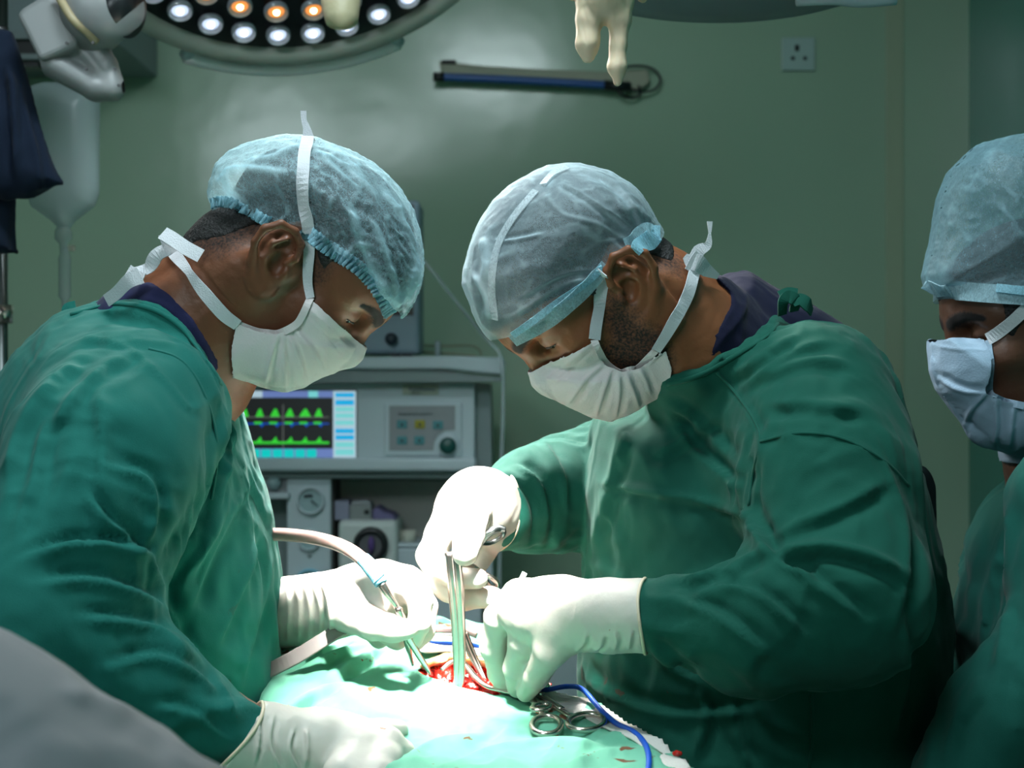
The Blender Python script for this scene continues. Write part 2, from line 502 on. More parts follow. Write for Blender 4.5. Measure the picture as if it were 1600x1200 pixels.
def skin_mat(name, col, dark, hair=(0.008, 0.007, 0.007)):
    m, nt, b = new_mat(name)
    tc = N(nt, 'ShaderNodeTexCoord')
    n = N(nt, 'ShaderNodeTexNoise', i_Scale=22.0, i_Detail=5.0); nt.links.new(tc.outputs['Object'], n.inputs['Vector'])
    mx = N(nt, 'ShaderNodeMix', data_type='RGBA'); mx.inputs[6].default_value = (*col, 1); mx.inputs[7].default_value = (*dark, 1)
    nt.links.new(n.outputs[0], mx.inputs[0])
    # short hair / stubble density stored on the mesh
    at = N(nt, 'ShaderNodeAttribute', attribute_name='stubble')
    n3 = N(nt, 'ShaderNodeTexNoise', i_Scale=420.0, i_Detail=3.0); nt.links.new(tc.outputs['Object'], n3.inputs['Vector'])
    ad = N(nt, 'ShaderNodeMath', operation='ADD'); ad.inputs[1].default_value = -0.5; nt.links.new(n3.outputs[0], ad.inputs[0])
    ml = N(nt, 'ShaderNodeMath', operation='MULTIPLY_ADD'); ml.inputs[1].default_value = 1.6; nt.links.new(ad.outputs[0], ml.inputs[0]); nt.links.new(at.outputs['Fac'], ml.inputs[2])
    m2 = N(nt, 'ShaderNodeMath', operation='MULTIPLY', use_clamp=True); nt.links.new(ml.outputs[0], m2.inputs[0]); 
    cl = N(nt, 'ShaderNodeMapRange'); cl.inputs[1].default_value = 0.0; cl.inputs[2].default_value = 0.15; nt.links.new(at.outputs['Fac'], cl.inputs[0]); nt.links.new(cl.outputs[0], m2.inputs[1])
    mh = N(nt, 'ShaderNodeMix', data_type='RGBA'); mh.inputs[7].default_value = (*hair, 1)
    nt.links.new(m2.outputs[0], mh.inputs[0]); nt.links.new(mx.outputs[2], mh.inputs[6]); nt.links.new(mh.outputs[2], b.inputs['Base Color'])
    rm = N(nt, 'ShaderNodeMapRange'); rm.inputs[3].default_value = 0.46; rm.inputs[4].default_value = 0.95; nt.links.new(at.outputs['Fac'], rm.inputs[0]); nt.links.new(rm.outputs[0], b.inputs['Roughness'])
    b.inputs['Specular IOR Level'].default_value = 0.45
    b.inputs['Subsurface Weight'].default_value = 0.12; b.inputs['Subsurface Radius'].default_value = (0.012, 0.004, 0.002); b.inputs['Subsurface Scale'].default_value = 0.5
    n2 = N(nt, 'ShaderNodeTexNoise', i_Scale=260.0, i_Detail=4.0); nt.links.new(tc.outputs['Object'], n2.inputs['Vector'])
    bp = N(nt, 'ShaderNodeBump', i_Strength=0.25, i_Distance=0.0012); nt.links.new(n2.outputs[0], bp.inputs['Height']); nt.links.new(bp.outputs[0], b.inputs['Normal'])
    return m

def nonwoven(name, col, lo=0.35, hi=0.85, scale=330.0, attr=None, bumpd=0.001):
    """thin see-through non-woven sheet"""
    m, nt, b = new_mat(name)
    out = nt.nodes['Material Output']
    tc = N(nt, 'ShaderNodeTexCoord')
    mp = N(nt, 'ShaderNodeMapping'); mp.inputs['Scale'].default_value = (1, 1, 0.55); nt.links.new(tc.outputs['Object'], mp.inputs[0])
    n = N(nt, 'ShaderNodeTexNoise', i_Scale=scale, i_Detail=4.0, i_Roughness=0.65, i_Distortion=1.5); nt.links.new(mp.outputs[0], n.inputs['Vector'])
    n2 = N(nt, 'ShaderNodeTexNoise', i_Scale=14.0, i_Detail=3.0); nt.links.new(tc.outputs['Object'], n2.inputs['Vector'])
    r = N(nt, 'ShaderNodeMapRange'); r.inputs[1].default_value = .35; r.inputs[2].default_value = .68; r.inputs[3].default_value = lo; r.inputs[4].default_value = hi
    nt.links.new(n.outputs[0], r.inputs[0])
    fac = r.outputs[0]
    lw = N(nt, 'ShaderNodeLayerWeight', i_Blend=0.35)
    a = N(nt, 'ShaderNodeMath', operation='MULTIPLY_ADD', use_clamp=True); a.inputs[1].default_value = 0.45; nt.links.new(lw.outputs['Facing'], a.inputs[0]); nt.links.new(fac, a.inputs[2]); fac = a.outputs[0]
    if attr:
        at = N(nt, 'ShaderNodeAttribute', attribute_name=attr)
        a2 = N(nt, 'ShaderNodeMath', operation='ADD', use_clamp=True); nt.links.new(at.outputs['Fac'], a2.inputs[0]); nt.links.new(fac, a2.inputs[1]); fac = a2.outputs[0]
    d = N(nt, 'ShaderNodeBsdfDiffuse'); d.inputs[0].default_value = (*col, 1)
    tl = N(nt, 'ShaderNodeBsdfTranslucent'); tl.inputs[0].default_value = (*col, 1)
    gl = N(nt, 'ShaderNodeBsdfGlossy'); gl.inputs[0].default_value = (0.8, 0.9, 0.95, 1); gl.inputs['Roughness'].default_value = 0.42
    bp = N(nt, 'ShaderNodeBump', i_Strength=0.5, i_Distance=bumpd); nt.links.new(n.outputs[0], bp.inputs['Height'])
    for s_ in (d, gl): nt.links.new(bp.outputs[0], s_.inputs['Normal'])
    m1 = N(nt, 'ShaderNodeMixShader'); m1.inputs[0].default_value = 0.3; nt.links.new(d.outputs[0], m1.inputs[1]); nt.links.new(tl.outputs[0], m1.inputs[2])
    m3 = N(nt, 'ShaderNodeMixShader'); m3.inputs[0].default_value = 0.07; nt.links.new(m1.outputs[0], m3.inputs[1]); nt.links.new(gl.outputs[0], m3.inputs[2])
    tr = N(nt, 'ShaderNodeBsdfTransparent')
    m2 = N(nt, 'ShaderNodeMixShader'); nt.links.new(fac, m2.inputs[0]); nt.links.new(tr.outputs[0], m2.inputs[1]); nt.links.new(m3.outputs[0], m2.inputs[2])
    nt.links.new(m2.outputs[0], out.inputs[0])
    return m

M = {}
M['gown_a'] = add_spots(cloth('surgical_green_cotton', (0.006, 0.112, 0.092), (0.010, 0.150, 0.124)), 34, .69, (0.05, 0.045, 0.03), 'stain')
M['gown_b'] = add_spots(cloth('bottle_green_cotton', (0.003, 0.068, 0.046), (0.006, 0.094, 0.066)), 34, .69, (0.05, 0.045, 0.03), 'stain')
M['gown_c'] = cloth('deep_green_cotton', (0.006, 0.085, 0.066), (0.009, 0.110, 0.086))
M['drape'] = add_spots(cloth('drape_green_cotton', (0.105, 0.35, 0.235), (0.135, 0.41, 0.285), wr=(16, .3, .004)), 30, .66, (0.12, 0.05, 0.02))
M['navy'] = cloth('navy_scrub_cotton', (0.008, 0.010, 0.045), (0.012, 0.014, 0.060))
M['navy_dark'] = cloth('dark_navy_cotton', (0.004, 0.010, 0.026), (0.006, 0.014, 0.034))
M['skin_a'] = skin_mat('brown_skin', (0.215, 0.080, 0.038), (0.155, 0.054, 0.026))
M['skin_b'] = skin_mat('warm_brown_skin', (0.270, 0.098, 0.040), (0.200, 0.068, 0.027))
M['skin_c'] = skin_mat('deep_brown_skin', (0.120, 0.050, 0.028), (0.085, 0.035, 0.018))
M['navy_b'] = cloth('deep_navy_cotton', (0.004, 0.005, 0.022), (0.006, 0.008, 0.032))
M['hair'] = basic('black_hair', (0.010, 0.009, 0.009), 0.6, bump=(300, .8, .004))
M['cap_a'] = nonwoven('blue_bouffant_nonwoven', (0.50, 0.78, 0.86), 0.08, 0.36, scale=480.0, attr='gather')
M['cap_b'] = nonwoven('grey_blue_cap_nonwoven', (0.52, 0.68, 0.74), 0.24, 0.36, scale=800.0, attr='gather')
M['cap_c'] = nonwoven('pale_blue_cap_nonwoven', (0.26, 0.46, 0.54), 0.24, 0.42, attr='gather')
M['cap_edge'] = nonwoven('blue_cap_hem', (0.36, 0.68, 0.80), 0.35, 0.8)
M['cap_hem_b'] = nonwoven('pale_blue_hem', (0.48, 0.72, 0.80), 0.35, 0.75)
M['seam'] = nonwoven('white_seam', (0.68, 0.78, 0.82), 0.25, 0.6)
M['mask'] = basic('white_mask_nonwoven', (0.88, 0.80, 0.80), 0.8, spec=.25, bump=(520, .35, .0012), var=(40, (0.82, 0.76, 0.77), .5))
M['mask_c'] = basic('pale_blue_mask_nonwoven', (0.34, 0.47, 0.60), 0.8, spec=.25, bump=(520, .35, .0012))
M['rail'] = basic('rail_white', (0.85, 0.86, 0.88), 0.35)
M['tie'] = basic('white_tie_tape', (0.70, 0.72, 0.76), 0.85, bump=(700, .6, .0012))
M['latex'] = add_spots(basic('cream_latex', (0.64, 0.60, 0.53), 0.5, spec=.4, bump=(45, .35, .003), sss=.06), 62, .735, (0.30, 0.12, 0.05))
M['latex_cuff'] = basic('rolled_latex_edge', (0.78, 0.66, 0.48), 0.55)
M['steel'] = basic('polished_steel', (0.74, 0.63, 0.58), 0.24, metal=1.0)
M['steel_dark'] = basic('dark_steel', (0.22, 0.24, 0.24), 0.3, metal=1.0)
M['eye'] = basic('eye_white', (0.55, 0.50, 0.46), 0.12, coat=.6)
M['iris'] = basic('dark_iris', (0.012, 0.008, 0.006), 0.1, coat=.8)
M['brow'] = basic('black_brow', (0.012, 0.009, 0.008), 0.75, bump=(500, .8, .002))
M['blue_cable'] = basic('blue_cable_rubber', (0.005, 0.09, 0.55), 0.4)
M['suction_tube'] = basic('clear_suction_tube', (0.66, 0.50, 0.45), 0.22, trans=.25, coat=.4, var=(28, (0.55, 0.22, 0.18), .45))
M['blue_grip'] = basic('pale_blue_plastic', (0.20, 0.52, 0.68), 0.4)
M['wound'] = basic('wet_red_tissue', (0.50, 0.012, 0.006), 0.18, coat=.7, bump=(60, .9, .01), var=(55, (0.20, 0.004, 0.002), .9))
M['fat'] = basic('yellow_fat_tissue', (0.72, 0.33, 0.08), 0.28, coat=.5, bump=(70, .7, .006), var=(50, (0.75, 0.55, 0.30), .8))
M['pad'] = add_spots(basic('white_gauze', (0.62, 0.60, 0.56), 0.9, bump=(300, .4, .002)), 26, .68, (0.25, 0.02, 0.01))
M['enamel'] = basic('grey_enamel', (0.50, 0.58, 0.62), 0.42, spec=.4)
M['enamel_dark'] = basic('mid_grey_enamel', (0.19, 0.24, 0.245), 0.45)
M['panel_grey'] = basic('button_field_grey', (0.27, 0.285, 0.30), 0.6)
M['white_plastic'] = basic('lamp_white_enamel', (0.46, 0.47, 0.43), 0.38, spec=.5)
M['yoke'] = basic('yoke_grey_white', (0.25, 0.26, 0.265), 0.4)
M['cream_plastic'] = basic('cream_band', (0.42, 0.34, 0.20), 0.45)
M['black'] = basic('black_plastic', (0.008, 0.010, 0.012), 0.35)
M['dial'] = basic('pale_dial', (0.30, 0.42, 0.44), 0.35)
M['purple'] = basic('purple_plastic', (0.10, 0.05, 0.22), 0.5)
M['green_knob'] = basic('green_knob', (0.004, 0.07, 0.06), 0.4)
M['teal_btn'] = basic('teal_button', (0.06, 0.24, 0.27), 0.5)
M['yellow_btn'] = basic('yellow_button', (0.33, 0.29, 0.01), 0.5)
M['tape'] = basic('cream_tape', (0.50, 0.50, 0.42), 0.7)
M['paper'] = basic('pale_lilac_paper', (0.26, 0.27, 0.36), 0.8)
M['blue_tube'] = basic('dark_blue_tube', (0.012, 0.085, 0.30), 0.35)
M['fixture'] = basic('tube_fixture_cream', (0.30, 0.32, 0.23), 0.5)
M['socket'] = basic('socket_white', (0.36, 0.50, 0.47), 0.35)
M['ivbag'] = basic('clear_saline_bag', (0.62, 0.72, 0.75), 0.25, alpha=0.62, spec=.6)
M['clear'] = basic('clear_plastic', (0.55, 0.64, 0.66), 0.15, alpha=0.45)
def emi(name, col, s):
    return basic(name, tuple(c * .3 for c in col), 0.4, emit=(col, s))
M['led'] = emi('white_led', (0.62, 0.74, 0.95), 1.1)
M['led_core'] = emi('white_led_core', (0.9, 0.95, 1.0), 16.0)
M['led_o'] = emi('amber_led', (1.0, 0.36, 0.09), 0.9)
M['led_o_core'] = emi('amber_led_core', (1.0, 0.62, 0.28), 12.0)
M['lens'] = basic('lens_glass', (0.75, 0.8, 0.85), 0.06, trans=1.0)
M['s_black'] = emi('screen_black', (0.008, 0.009, 0.010), 1.0)
M['s_green'] = emi('screen_green', (0.03, 0.55, 0.03), 1.0)
M['s_line'] = emi('screen_grey_line', (0.10, 0.11, 0.10), 1.0)
M['s_blue'] = emi('screen_deep_blue', (0.0, 0.06, 0.40), 1.0)
M['s_bar'] = emi('screen_slate_bar', (0.12, 0.18, 0.42), 1.0)
M['s_pale'] = emi('screen_pale_bar', (0.38, 0.52, 0.60), 1.0)
M['s_teal'] = emi('screen_teal_key', (0.0, 0.52, 0.48), 1.0)
M['s_cyan'] = emi('screen_cyan_key', (0.0, 0.36, 0.68), 1.0)
M['s_mint'] = emi('screen_mint_key', (0.16, 0.56, 0.56), 1.0)
M['text_dark'] = basic('dark_lettering', (0.03, 0.04, 0.05), 0.6)
M['text_blue'] = basic('blue_lettering', (0.03, 0.07, 0.13), 0.6)

def wall_mat(name, col, rough=0.17):
    m, nt, b = new_mat(name)
    tc = N(nt, 'ShaderNodeTexCoord'); n = N(nt, 'ShaderNodeTexNoise', i_Scale=1.6, i_Detail=3.0); nt.links.new(tc.outputs['Object'], n.inputs['Vector'])
    mx = N(nt, 'ShaderNodeMix', data_type='RGBA'); mx.inputs[6].default_value = (*col, 1); mx.inputs[7].default_value = (*(c * .9 for c in col), 1)
    nt.links.new(n.outputs[0], mx.inputs[0]); nt.links.new(mx.outputs[2], b.inputs['Base Color'])
    b.inputs['Roughness'].default_value = rough; b.inputs['Specular IOR Level'].default_value = 0.5
    n2 = N(nt, 'ShaderNodeTexNoise', i_Scale=3.2, i_Detail=3.0); nt.links.new(tc.outputs['Object'], n2.inputs['Vector'])
    bp = N(nt, 'ShaderNodeBump', i_Strength=0.25, i_Distance=0.012); nt.links.new(n2.outputs[0], bp.inputs['Height']); nt.links.new(bp.outputs[0], b.inputs['Normal'])
    return m
M['wall'] = wall_mat('glossy_green_wall', (0.350, 0.500, 0.365))
M['wall_teal'] = wall_mat('teal_wall', (0.065, 0.30, 0.245))
M['wall_strip'] = wall_mat('pale_strip', (0.36, 0.45, 0.31), .5)
M['ceiling'] = wall_mat('ceiling_white', (0.5, 0.54, 0.52), .6)
M['floor'] = wall_mat('floor_vinyl', (0.12, 0.16, 0.15), .4)
# ------------------------------------------------------------------ heads
def set_attr(o, name, vals):
    a = o.data.attributes.new(name, 'FLOAT', 'POINT'); a.data.foreach_set('value', np.asarray(vals, np.float32))

class Head:
    def __init__(s, tragus, Y, face, pitch, yaw, roll=0.0, scale=1.08):
        p, w = math.radians(pitch), math.radians(yaw)
        s.near = -face; s.s = scale
        f = np.array([face * math.cos(p) * math.cos(w), -math.cos(p) * math.sin(w), -math.sin(p)])
        up = np.array([0, 0, 1.0]); l = np.cross(up, f); l /= np.linalg.norm(l); u = np.cross(f, l)
        r = math.radians(roll); l, u = l * math.cos(r) + u * math.sin(r), u * math.cos(r) - l * math.sin(r)
        s.R = np.stack([f, l, u])
        s.O = P(tragus[0], tragus[1], Y) - s.R.T @ np.array([0.0, s.near * 0.076, 0.0]) * scale
    def L(s, w): return (np.asarray(w, float) - s.O) @ s.R.T / s.s
    def W(s, l): return np.asarray(l, float) @ s.R * s.s + s.O
    def img(s, pts, y):
        out = []
        for px, py in pts:
            d = np.array([(px - CX) / F, 1, -(py - CY) / F]); C0 = np.array([0, 0, CAMH])
            t = (y * s.s - s.R[1] @ (C0 - s.O)) / (s.R[1] @ d); q = s.L(C0 + t * d); out.append((q[0], q[2]))
        return np.array(out)
    def shape(s, neck, ear_tilt=20, lids=0.4, eo=(0, 0)):
        S = Shape()
        S.ell((0.005, 0, .047), (.098, .076, .084), k=0)
        S.ell((.048, 0, .040), (.060, .066, .058), k=.02)
        S.ell((-.045, 0, .028), (.052, .062, .060), k=.02)
        S.ell((.052, 0, -.022), (.047, .054, .062), k=.03)
        S.ell((.030, 0, -.045), (.050, .054, .045), k=.02)
        for q in (-1, 1):
            S.cap((.098, q * .010, .030), (.074, q * .050, .031), .0095, .008, k=.014)
            S.ell((.064, q * .044, -.014), (.026, .020, .018), k=.018)
            S.cap((.0, q * .052, -.046), (.066, q * .022, -.088), .016, .014, k=.022)
            S.cap((.0, q * .060, .0), (.0, q * .053, -.045), .014, .015, k=.022)
            S.ell((.100, q * .031, .013), (.017, .018, .0125), k=.010, mode='s')
        S.ell((.080, 0, -.090), (.019, .022, .016), k=.015)
        S.ell((.083, 0, -.055), (.022, .030, .028), k=.015)
        S.cap((.104, -.014, -.049), (.104, .014, -.049), .006, k=.006); S.cap((.101, -.012, -.060), (.101, .012, -.060), .006, k=.006)
        S.cap((.099, 0, .024), (.112, 0, -.014), .0075, .0095, k=.012)
        S.ell((.1135, 0, -.021), (.0115, .012, .010), k=.008)
        for q in (-1, 1):
            S.ell((.104, q * .013, -.026), (.011, .008, .008), k=.006)
            # eye lids: ball in the socket, opened below by the lid gap
            S.ell((.0815, q * .032, .013), (.0145, .0170, .0135), k=.004)
            S.cap((.0935, q * .020, .008 - lids * .004), (.0905, q * .044, .008 - lids * .004), .0022, k=.001, mode='s')
            # ear
            def e(u, v, y=0.0):
                t = math.radians(ear_tilt); u, v = u * 1.15, v * 1.15; u, v = u * math.cos(t) - v * math.sin(t), v * math.cos(t) + u * math.sin(t)
                return (u - .006 + eo[0], q * (.0755 + max(0, -u) * .50 + v * .08 + y), v - .002 + eo[1])
            R = np.array([[math.cos(math.radians(ear_tilt)), q * -.38, math.sin(math.radians(ear_tilt))], [0.36, q * .93, 0], [-math.sin(math.radians(ear_tilt)), 0, math.cos(math.radians(ear_tilt))]])
            R = R / np.linalg.norm(R, axis=1)[:, None]
            S.cap(e(.004, 0, -.012), e(-.006, .006, -.002), .017, .013, k=.010)
            S.ell(e(-.006, .006, .001), (.0215, .0045, .0355), R, k=.004)
            S.ell(e(-.001, .001, .007), (.0120, .010, .0145), R, k=.003, mode='s')
            S.ell(e(-.003, .020, .005), (.0120, .0050, .0075), R, k=.003, mode='s')
            S.chain([e(.006, .006, .004), e(.013, .014, .006), e(.012, .027, .008), e(.003, .036, .009), e(-.010, .036, .010), e(-.021, .026, .010), e(-.0245, .011, .009), e(-.021, -.006, .007), e(-.013, -.020, .005), e(-.004, -.027, .004)],
                    [.0032, .0038, .0042, .0042, .0042, .0042, .0042, .0042, .0048, .0062], k=.003)
            S.chain([e(-.002, .026, .004), e(-.011, .017, .005), e(-.0135, .002, .005), e(-.009, -.010, .005), e(.000, -.015, .004)], .0027, k=.003)
            S.ell(e(-.003, -.022, .002), (.009, .0045, .009), R, k=.004)
            S.ell(e(.0095, -.002, .004), (.0042, .004, .0065), R, k=.003)
        for a, b, ra, rb in neck:
            S.cap(s.L(a), s.L(b), ra / s.s, rb / s.s, k=.030)
        return S

def build_body(hd, S, mat, name, label, cat, lo, hi, h=.0017, stub=(), extra=None, group=None):
    G = Grid(lo, hi, h); f = S.field(G)
    v, q = nets(f, G); v = smooth(v, q, 2, .5)
    st = np.zeros(len(v))
    for poly, amt, soft in stub:
        pl = hd.img(poly, hd.near * .065)
        d = poly_sd(v[:, 0].astype(np.float32), v[:, 2].astype(np.float32), pl)
        w = amt * np.clip(.5 - d / soft, 0, 1); w[(v[:, 1] * hd.near) < -0.2] = 0
        st = np.maximum(st, w)
    for s_ in (-1, 1):                            # brows: short dark hair along an arch
        for k_ in range(24):
            t_ = k_ / 23; y_ = s_ * (.010 + .040 * t_); z_ = .0275 + .009 * math.sin(t_ * 2.3) - .004 * t_
            d_ = np.sqrt((v[:, 1] - y_) ** 2 + (v[:, 2] - z_) ** 2); w_ = 1.7 * np.clip(1.25 - d_ / (.0068 * (1.1 - .6 * t_ ** 2)), 0, 1)
            w_[v[:, 0] < .05] = 0; st = np.maximum(st, w_)
    n = normals(v, q)
    v = v + n * (fbm(v * 60, 2) * .0006)[:, None] + n * (np.clip(st - .8, 0, .2) * .002)[:, None]
    W = hd.W(v)
    Q = q
    if hd.s and np.linalg.det(hd.R) < 0: Q = q[:, ::-1]
    if extra is not None:                         # torso, arms and hands that continue the figure under the cloth
        for Sx, gx, ox in extra:
            Gx = Grid(*gx); fx = Sx.field(Gx) + ox; vx, qx = nets(fx, Gx); vx = smooth(vx, qx, 2)
            Q = np.concatenate([Q, qx + len(W)]); W = np.concatenate([W, vx]); st = np.concatenate([st, np.zeros(len(vx))])
    org = (W[:, 0].mean(), W[:, 1].mean(), 0.0)
    o = mesh_obj(name, W, Q, mat, None, origin=org)
    set_attr(o, 'stubble', st)
    tag(o, label, cat, group)
    return o, G, f

def build_hair(hd, S, parent, poly, lo, hi, off=.0015, h=.0022, vol=None):
    G = Grid(lo, hi, h); f = S.field(G) - off
    if vol is not None: B = Shape(); B.ell(*vol, k=0); f = smin(f, B.field(G), .02)
    pl = hd.img(poly, hd.near * .07)
    pl = np.vstack([pl, [[.30, pl[-1][1]], [.30, .4], [-.3, .4], [-.3, pl[0][1]]]])
    d = poly_sd(G.X + 0 * G.Z, G.Z + 0 * G.X, pl)
    f = smax(f, d.astype(np.float32) + 0 * G.Y, .006)
    ear = np.abs(G.Y) - .080 + 0 * G.X + 0 * G.Z
    f = np.maximum(f, ear)
    v, q = nets(f, G); v = smooth(v, q, 2); n = normals(v, q)
    v = v + n * (ridged(v * np.array([300, 300, 120]), 2) * .0005)[:, None]
    return mesh_obj('hair', hd.W(v), q, M['hair'], parent)

def rim_smooth(v, q, it=12):
    k = q.shape[1]
    e = np.concatenate([np.stack([q[:, i], q[:, (i + 1) % k]], 1) for i in range(k)]); e.sort(axis=1)
    u, c = np.unique(e, axis=0, return_counts=True); b = u[c == 1]; n = len(v)
    deg = np.bincount(b.ravel(), minlength=n).astype(float); m = deg > 0
    for _ in range(it):
        a = np.stack([np.bincount(b[:, 0], v[b[:, 1], j], n) + np.bincount(b[:, 1], v[b[:, 0], j], n) for j in range(3)], 1)
        v = v.copy(); v[m] = v[m] * .4 + .6 * a[m] / deg[m][:, None]
    return v

def build_shell(hd, name, mat, parent, S, sil, T, R, edge, lo, hi, off=.004, h=.0022, y0=0.0, extra=None, disp=None, edge_y=.075, closed=False, pw=2.0, kk=.012, erase=True):
    """cap or mask: an outline inflated around the head, kept inside a cutting outline, cut faces removed so that it is an open shell"""
    G = Grid(lo, hi, h)
    sl = hd.img(sil, 0.0)
    B = Shape(); B.infl(sl, y0, T, R, k=0, pw=pw)
    if extra: extra(B)
    f = B.field(G)
    if S is not None:
        fh = S.field(G) - off; fh = np.maximum(fh, np.abs(G.Y) - .0815)
        f = smin(f, fh, kk)
    e = hd.img(edge, hd.near * edge_y)
    if not closed: e = np.vstack([e, [[e[-1][0] + .12, e[-1][1] - .02], [.34, .4], [-.34, .4], [e[0][0] - .12, e[0][1] - .02]]])
    cut = (poly_sd(G.X + 0 * G.Z, G.Z + 0 * G.X, e)).astype(np.float32) + 0 * G.Y
    g = np.maximum(f, cut)
    v, q = nets(g, G)
    fv = sample(f, G, v); keep = fv > -h * .62
    v, q, _ = cull(v, q, keep)
    v = smooth(v, q, 2, .45); v = rim_smooth(v, q, 12)
    cv = -poly_sd(v[:, 0].astype(np.float32), v[:, 2].astype(np.float32), e)
    n = normals(v, q)
    at = np.zeros(len(v))
    if disp is not None: v, at = disp(v, n, cv, hd)
    o = mesh_obj(name, hd.W(v), q, mat, parent)
    set_attr(o, 'gather', at)
    return o

def bvh_of(objs):
    vs = []; fs = []; n = 0
    for o in objs:
        me = o.data; a = np.empty(len(me.vertices) * 3, np.float32); me.vertices.foreach_get('co', a); a = a.reshape(-1, 3) + origin_of(o)
        vs += [tuple(x) for x in a.tolist()]; fs += [tuple(i + n for i in p.vertices) for p in me.polygons]; n += len(a)
    return BVHTree.FromPolygons(vs, fs)
def hit(bvh, px, py, off=.002, fallback=1.5):
    d = Vector(((px - CX) / F, 1, -(py - CY) / F)).normalized()
    r = bvh.ray_cast(Vector((0, 0, CAMH)), d)
    if r[0] is None: return P(px, py, fallback), np.array([0, -1.0, 0])
    nn = np.array(r[1]); nn = nn if nn[1] < 0 else -nn
    return np.array(r[0]) + nn * off, nn
def lay(bvh, pts, off=.002, n=6, fallback=1.5, smooth_it=2):
    """a line drawn over a surface: pixel points -> 3D points + normals lying on it"""
    pp = spline([(x, y) for x, y in pts], n); out = []; nn = []; last = fallback
    for x, y in pp:
        a, b = hit(bvh, x, y, off, last); last = a[1]; out.append(a); nn.append(b)
    out = np.array(out); nn = np.array(nn)
    for _ in range(smooth_it):
        out[1:-1] = out[1:-1] * .5 + (out[2:] + out[:-2]) * .25; nn[1:-1] = nn[1:-1] * .5 + (nn[2:] + nn[:-2]) * .25
    return list(out), list(nn)
def ribbon(name, pts, nrm, width, mat, parent, thick=.0009):
    v, f = ribbon_geo(pts, width, thick, nrm); return mesh_obj(name, v, f, mat, parent, smooth=False)

def cap_disp(gpx,  gy, amp=.0022, freq=9.0, edge_amp=.0016, ruff=170, efade=.010, ribs=None, att=0.6, base=0.0, fine=.0007, lines=()):
    def fn(v, n, cv, hd):
        g = hd.img([gpx], gy)[0]; g = np.array([g[0], gy, g[1]])
        d = v - g; r = np.linalg.norm(d, axis=1)[:, None] + 1e-6
        rid = ridged(d / r * freq + r * 6.0, 3)
        r2 = ridged(v * 55 + 3.0, 2)
        a = amp * (rid - .7) + fine * (r2 - .6)
        edge = np.exp(-np.maximum(cv, 0) / efade)
        ru = np.sin(v[:, 0] * ruff * 6.28 * .12 + v[:, 1] * 90 + noise(v * 40) * 2.0)
        a = a * (1 - .6 * edge) + edge_amp * edge * ru
        at = np.clip((rid - 1.15) * att, 0, .45) + np.clip((r2 - 1.0) * .25, 0, .25) + base
        if lines:
            W = hd.W(v); nw = n @ hd.R; a = a + folds(W, nw, lines); pj = proj(W)
            for L in lines:
                d_, _, t_ = line_dist(pj, np.array(spline(L[0], 5) if len(L[0]) > 2 else L[0], float)); at = at + (L[4] if len(L) > 4 else .35) * np.exp(-(d_ / (L[1] * .8)) ** 2) * np.clip(np.minimum(t_, 1 - t_) * 6 + .2, 0, 1)
        return v + n * a[:, None], at
    return fn
# ------------------------------------------------------------------ room
WY = 3.85
XR = 1.222
def struct(o, kind='structure'): o['kind'] = kind; return o
struct(MB().box(-2.6, XR, WY, WY + .12, 0, 3.0).build('wall_back', M['wall']))
struct(MB().box(XR, XR + .12, -2.2, WY + .12, 0, 3.0).build('wall_right', M['wall_teal']))
struct(MB().box(-2.72, -2.6, -2.2, WY + .12, 0, 3.0).build('wall_left', M['wall']))
struct(MB().box(-2.6, XR, -2.32, -2.2, 0, 3.0).build('wall_front', M['wall']))
struct(MB().box(-2.72, XR + .12, -2.32, WY + .12, -0.1, 0).build('floor', M['floor']))
struct(MB().box(-2.72, XR + .12, -2.32, WY + .12, 3.0, 3.1).build('ceiling', M['ceiling']))
a = P(1384, 0, WY); b = P(1411, 0, WY)
struct(modbevel(MB().box(a[0], b[0], WY - .006, WY + .002, 0.1, 3.0).build('trim_1', M['wall_strip']), .002))
struct(MB().box(-2.6, XR, WY - .015, WY + .01, 0, .10).build('baseboard_back', M['enamel_dark']))
struct(MB().box(XR - .015, XR + .01, -2.2, WY, 0, .10).build('baseboard_right', M['enamel_dark']))
# ceiling luminaire over the table
cl = empty('ceiling_light', (-.05, 1.15, 3.0), 'glowing box-shaped ceiling light above the operating table', 'light')
MB().box(-.35, .19, .98, 1.32, 2.95, 3.0).build('frame', M['white_plastic'], cl)
MB().box(-.33, .17, 1.0, 1.30, 2.83, 2.95).build('diffuser', emi('ceiling_diffuser', (0.8, 0.95, 1.0), 7.0), cl)

# wall socket (three square pin holes)
t = empty('wall_socket', P(1248, 110, WY), 'small square three-pin wall socket on the green wall', 'socket')
modbevel(MB().px(1222, 58, 1274, 110, WY - .012, .013).build('plate', M['socket'], t), .003)
m = MB().px(1242, 70, 1249, 80, WY - .0125, .002).px(1236, 88, 1242, 94, WY - .0125, .002).px(1255, 88, 1261, 94, WY - .0125, .002)
m.build('pin_hole', M['black'], t)

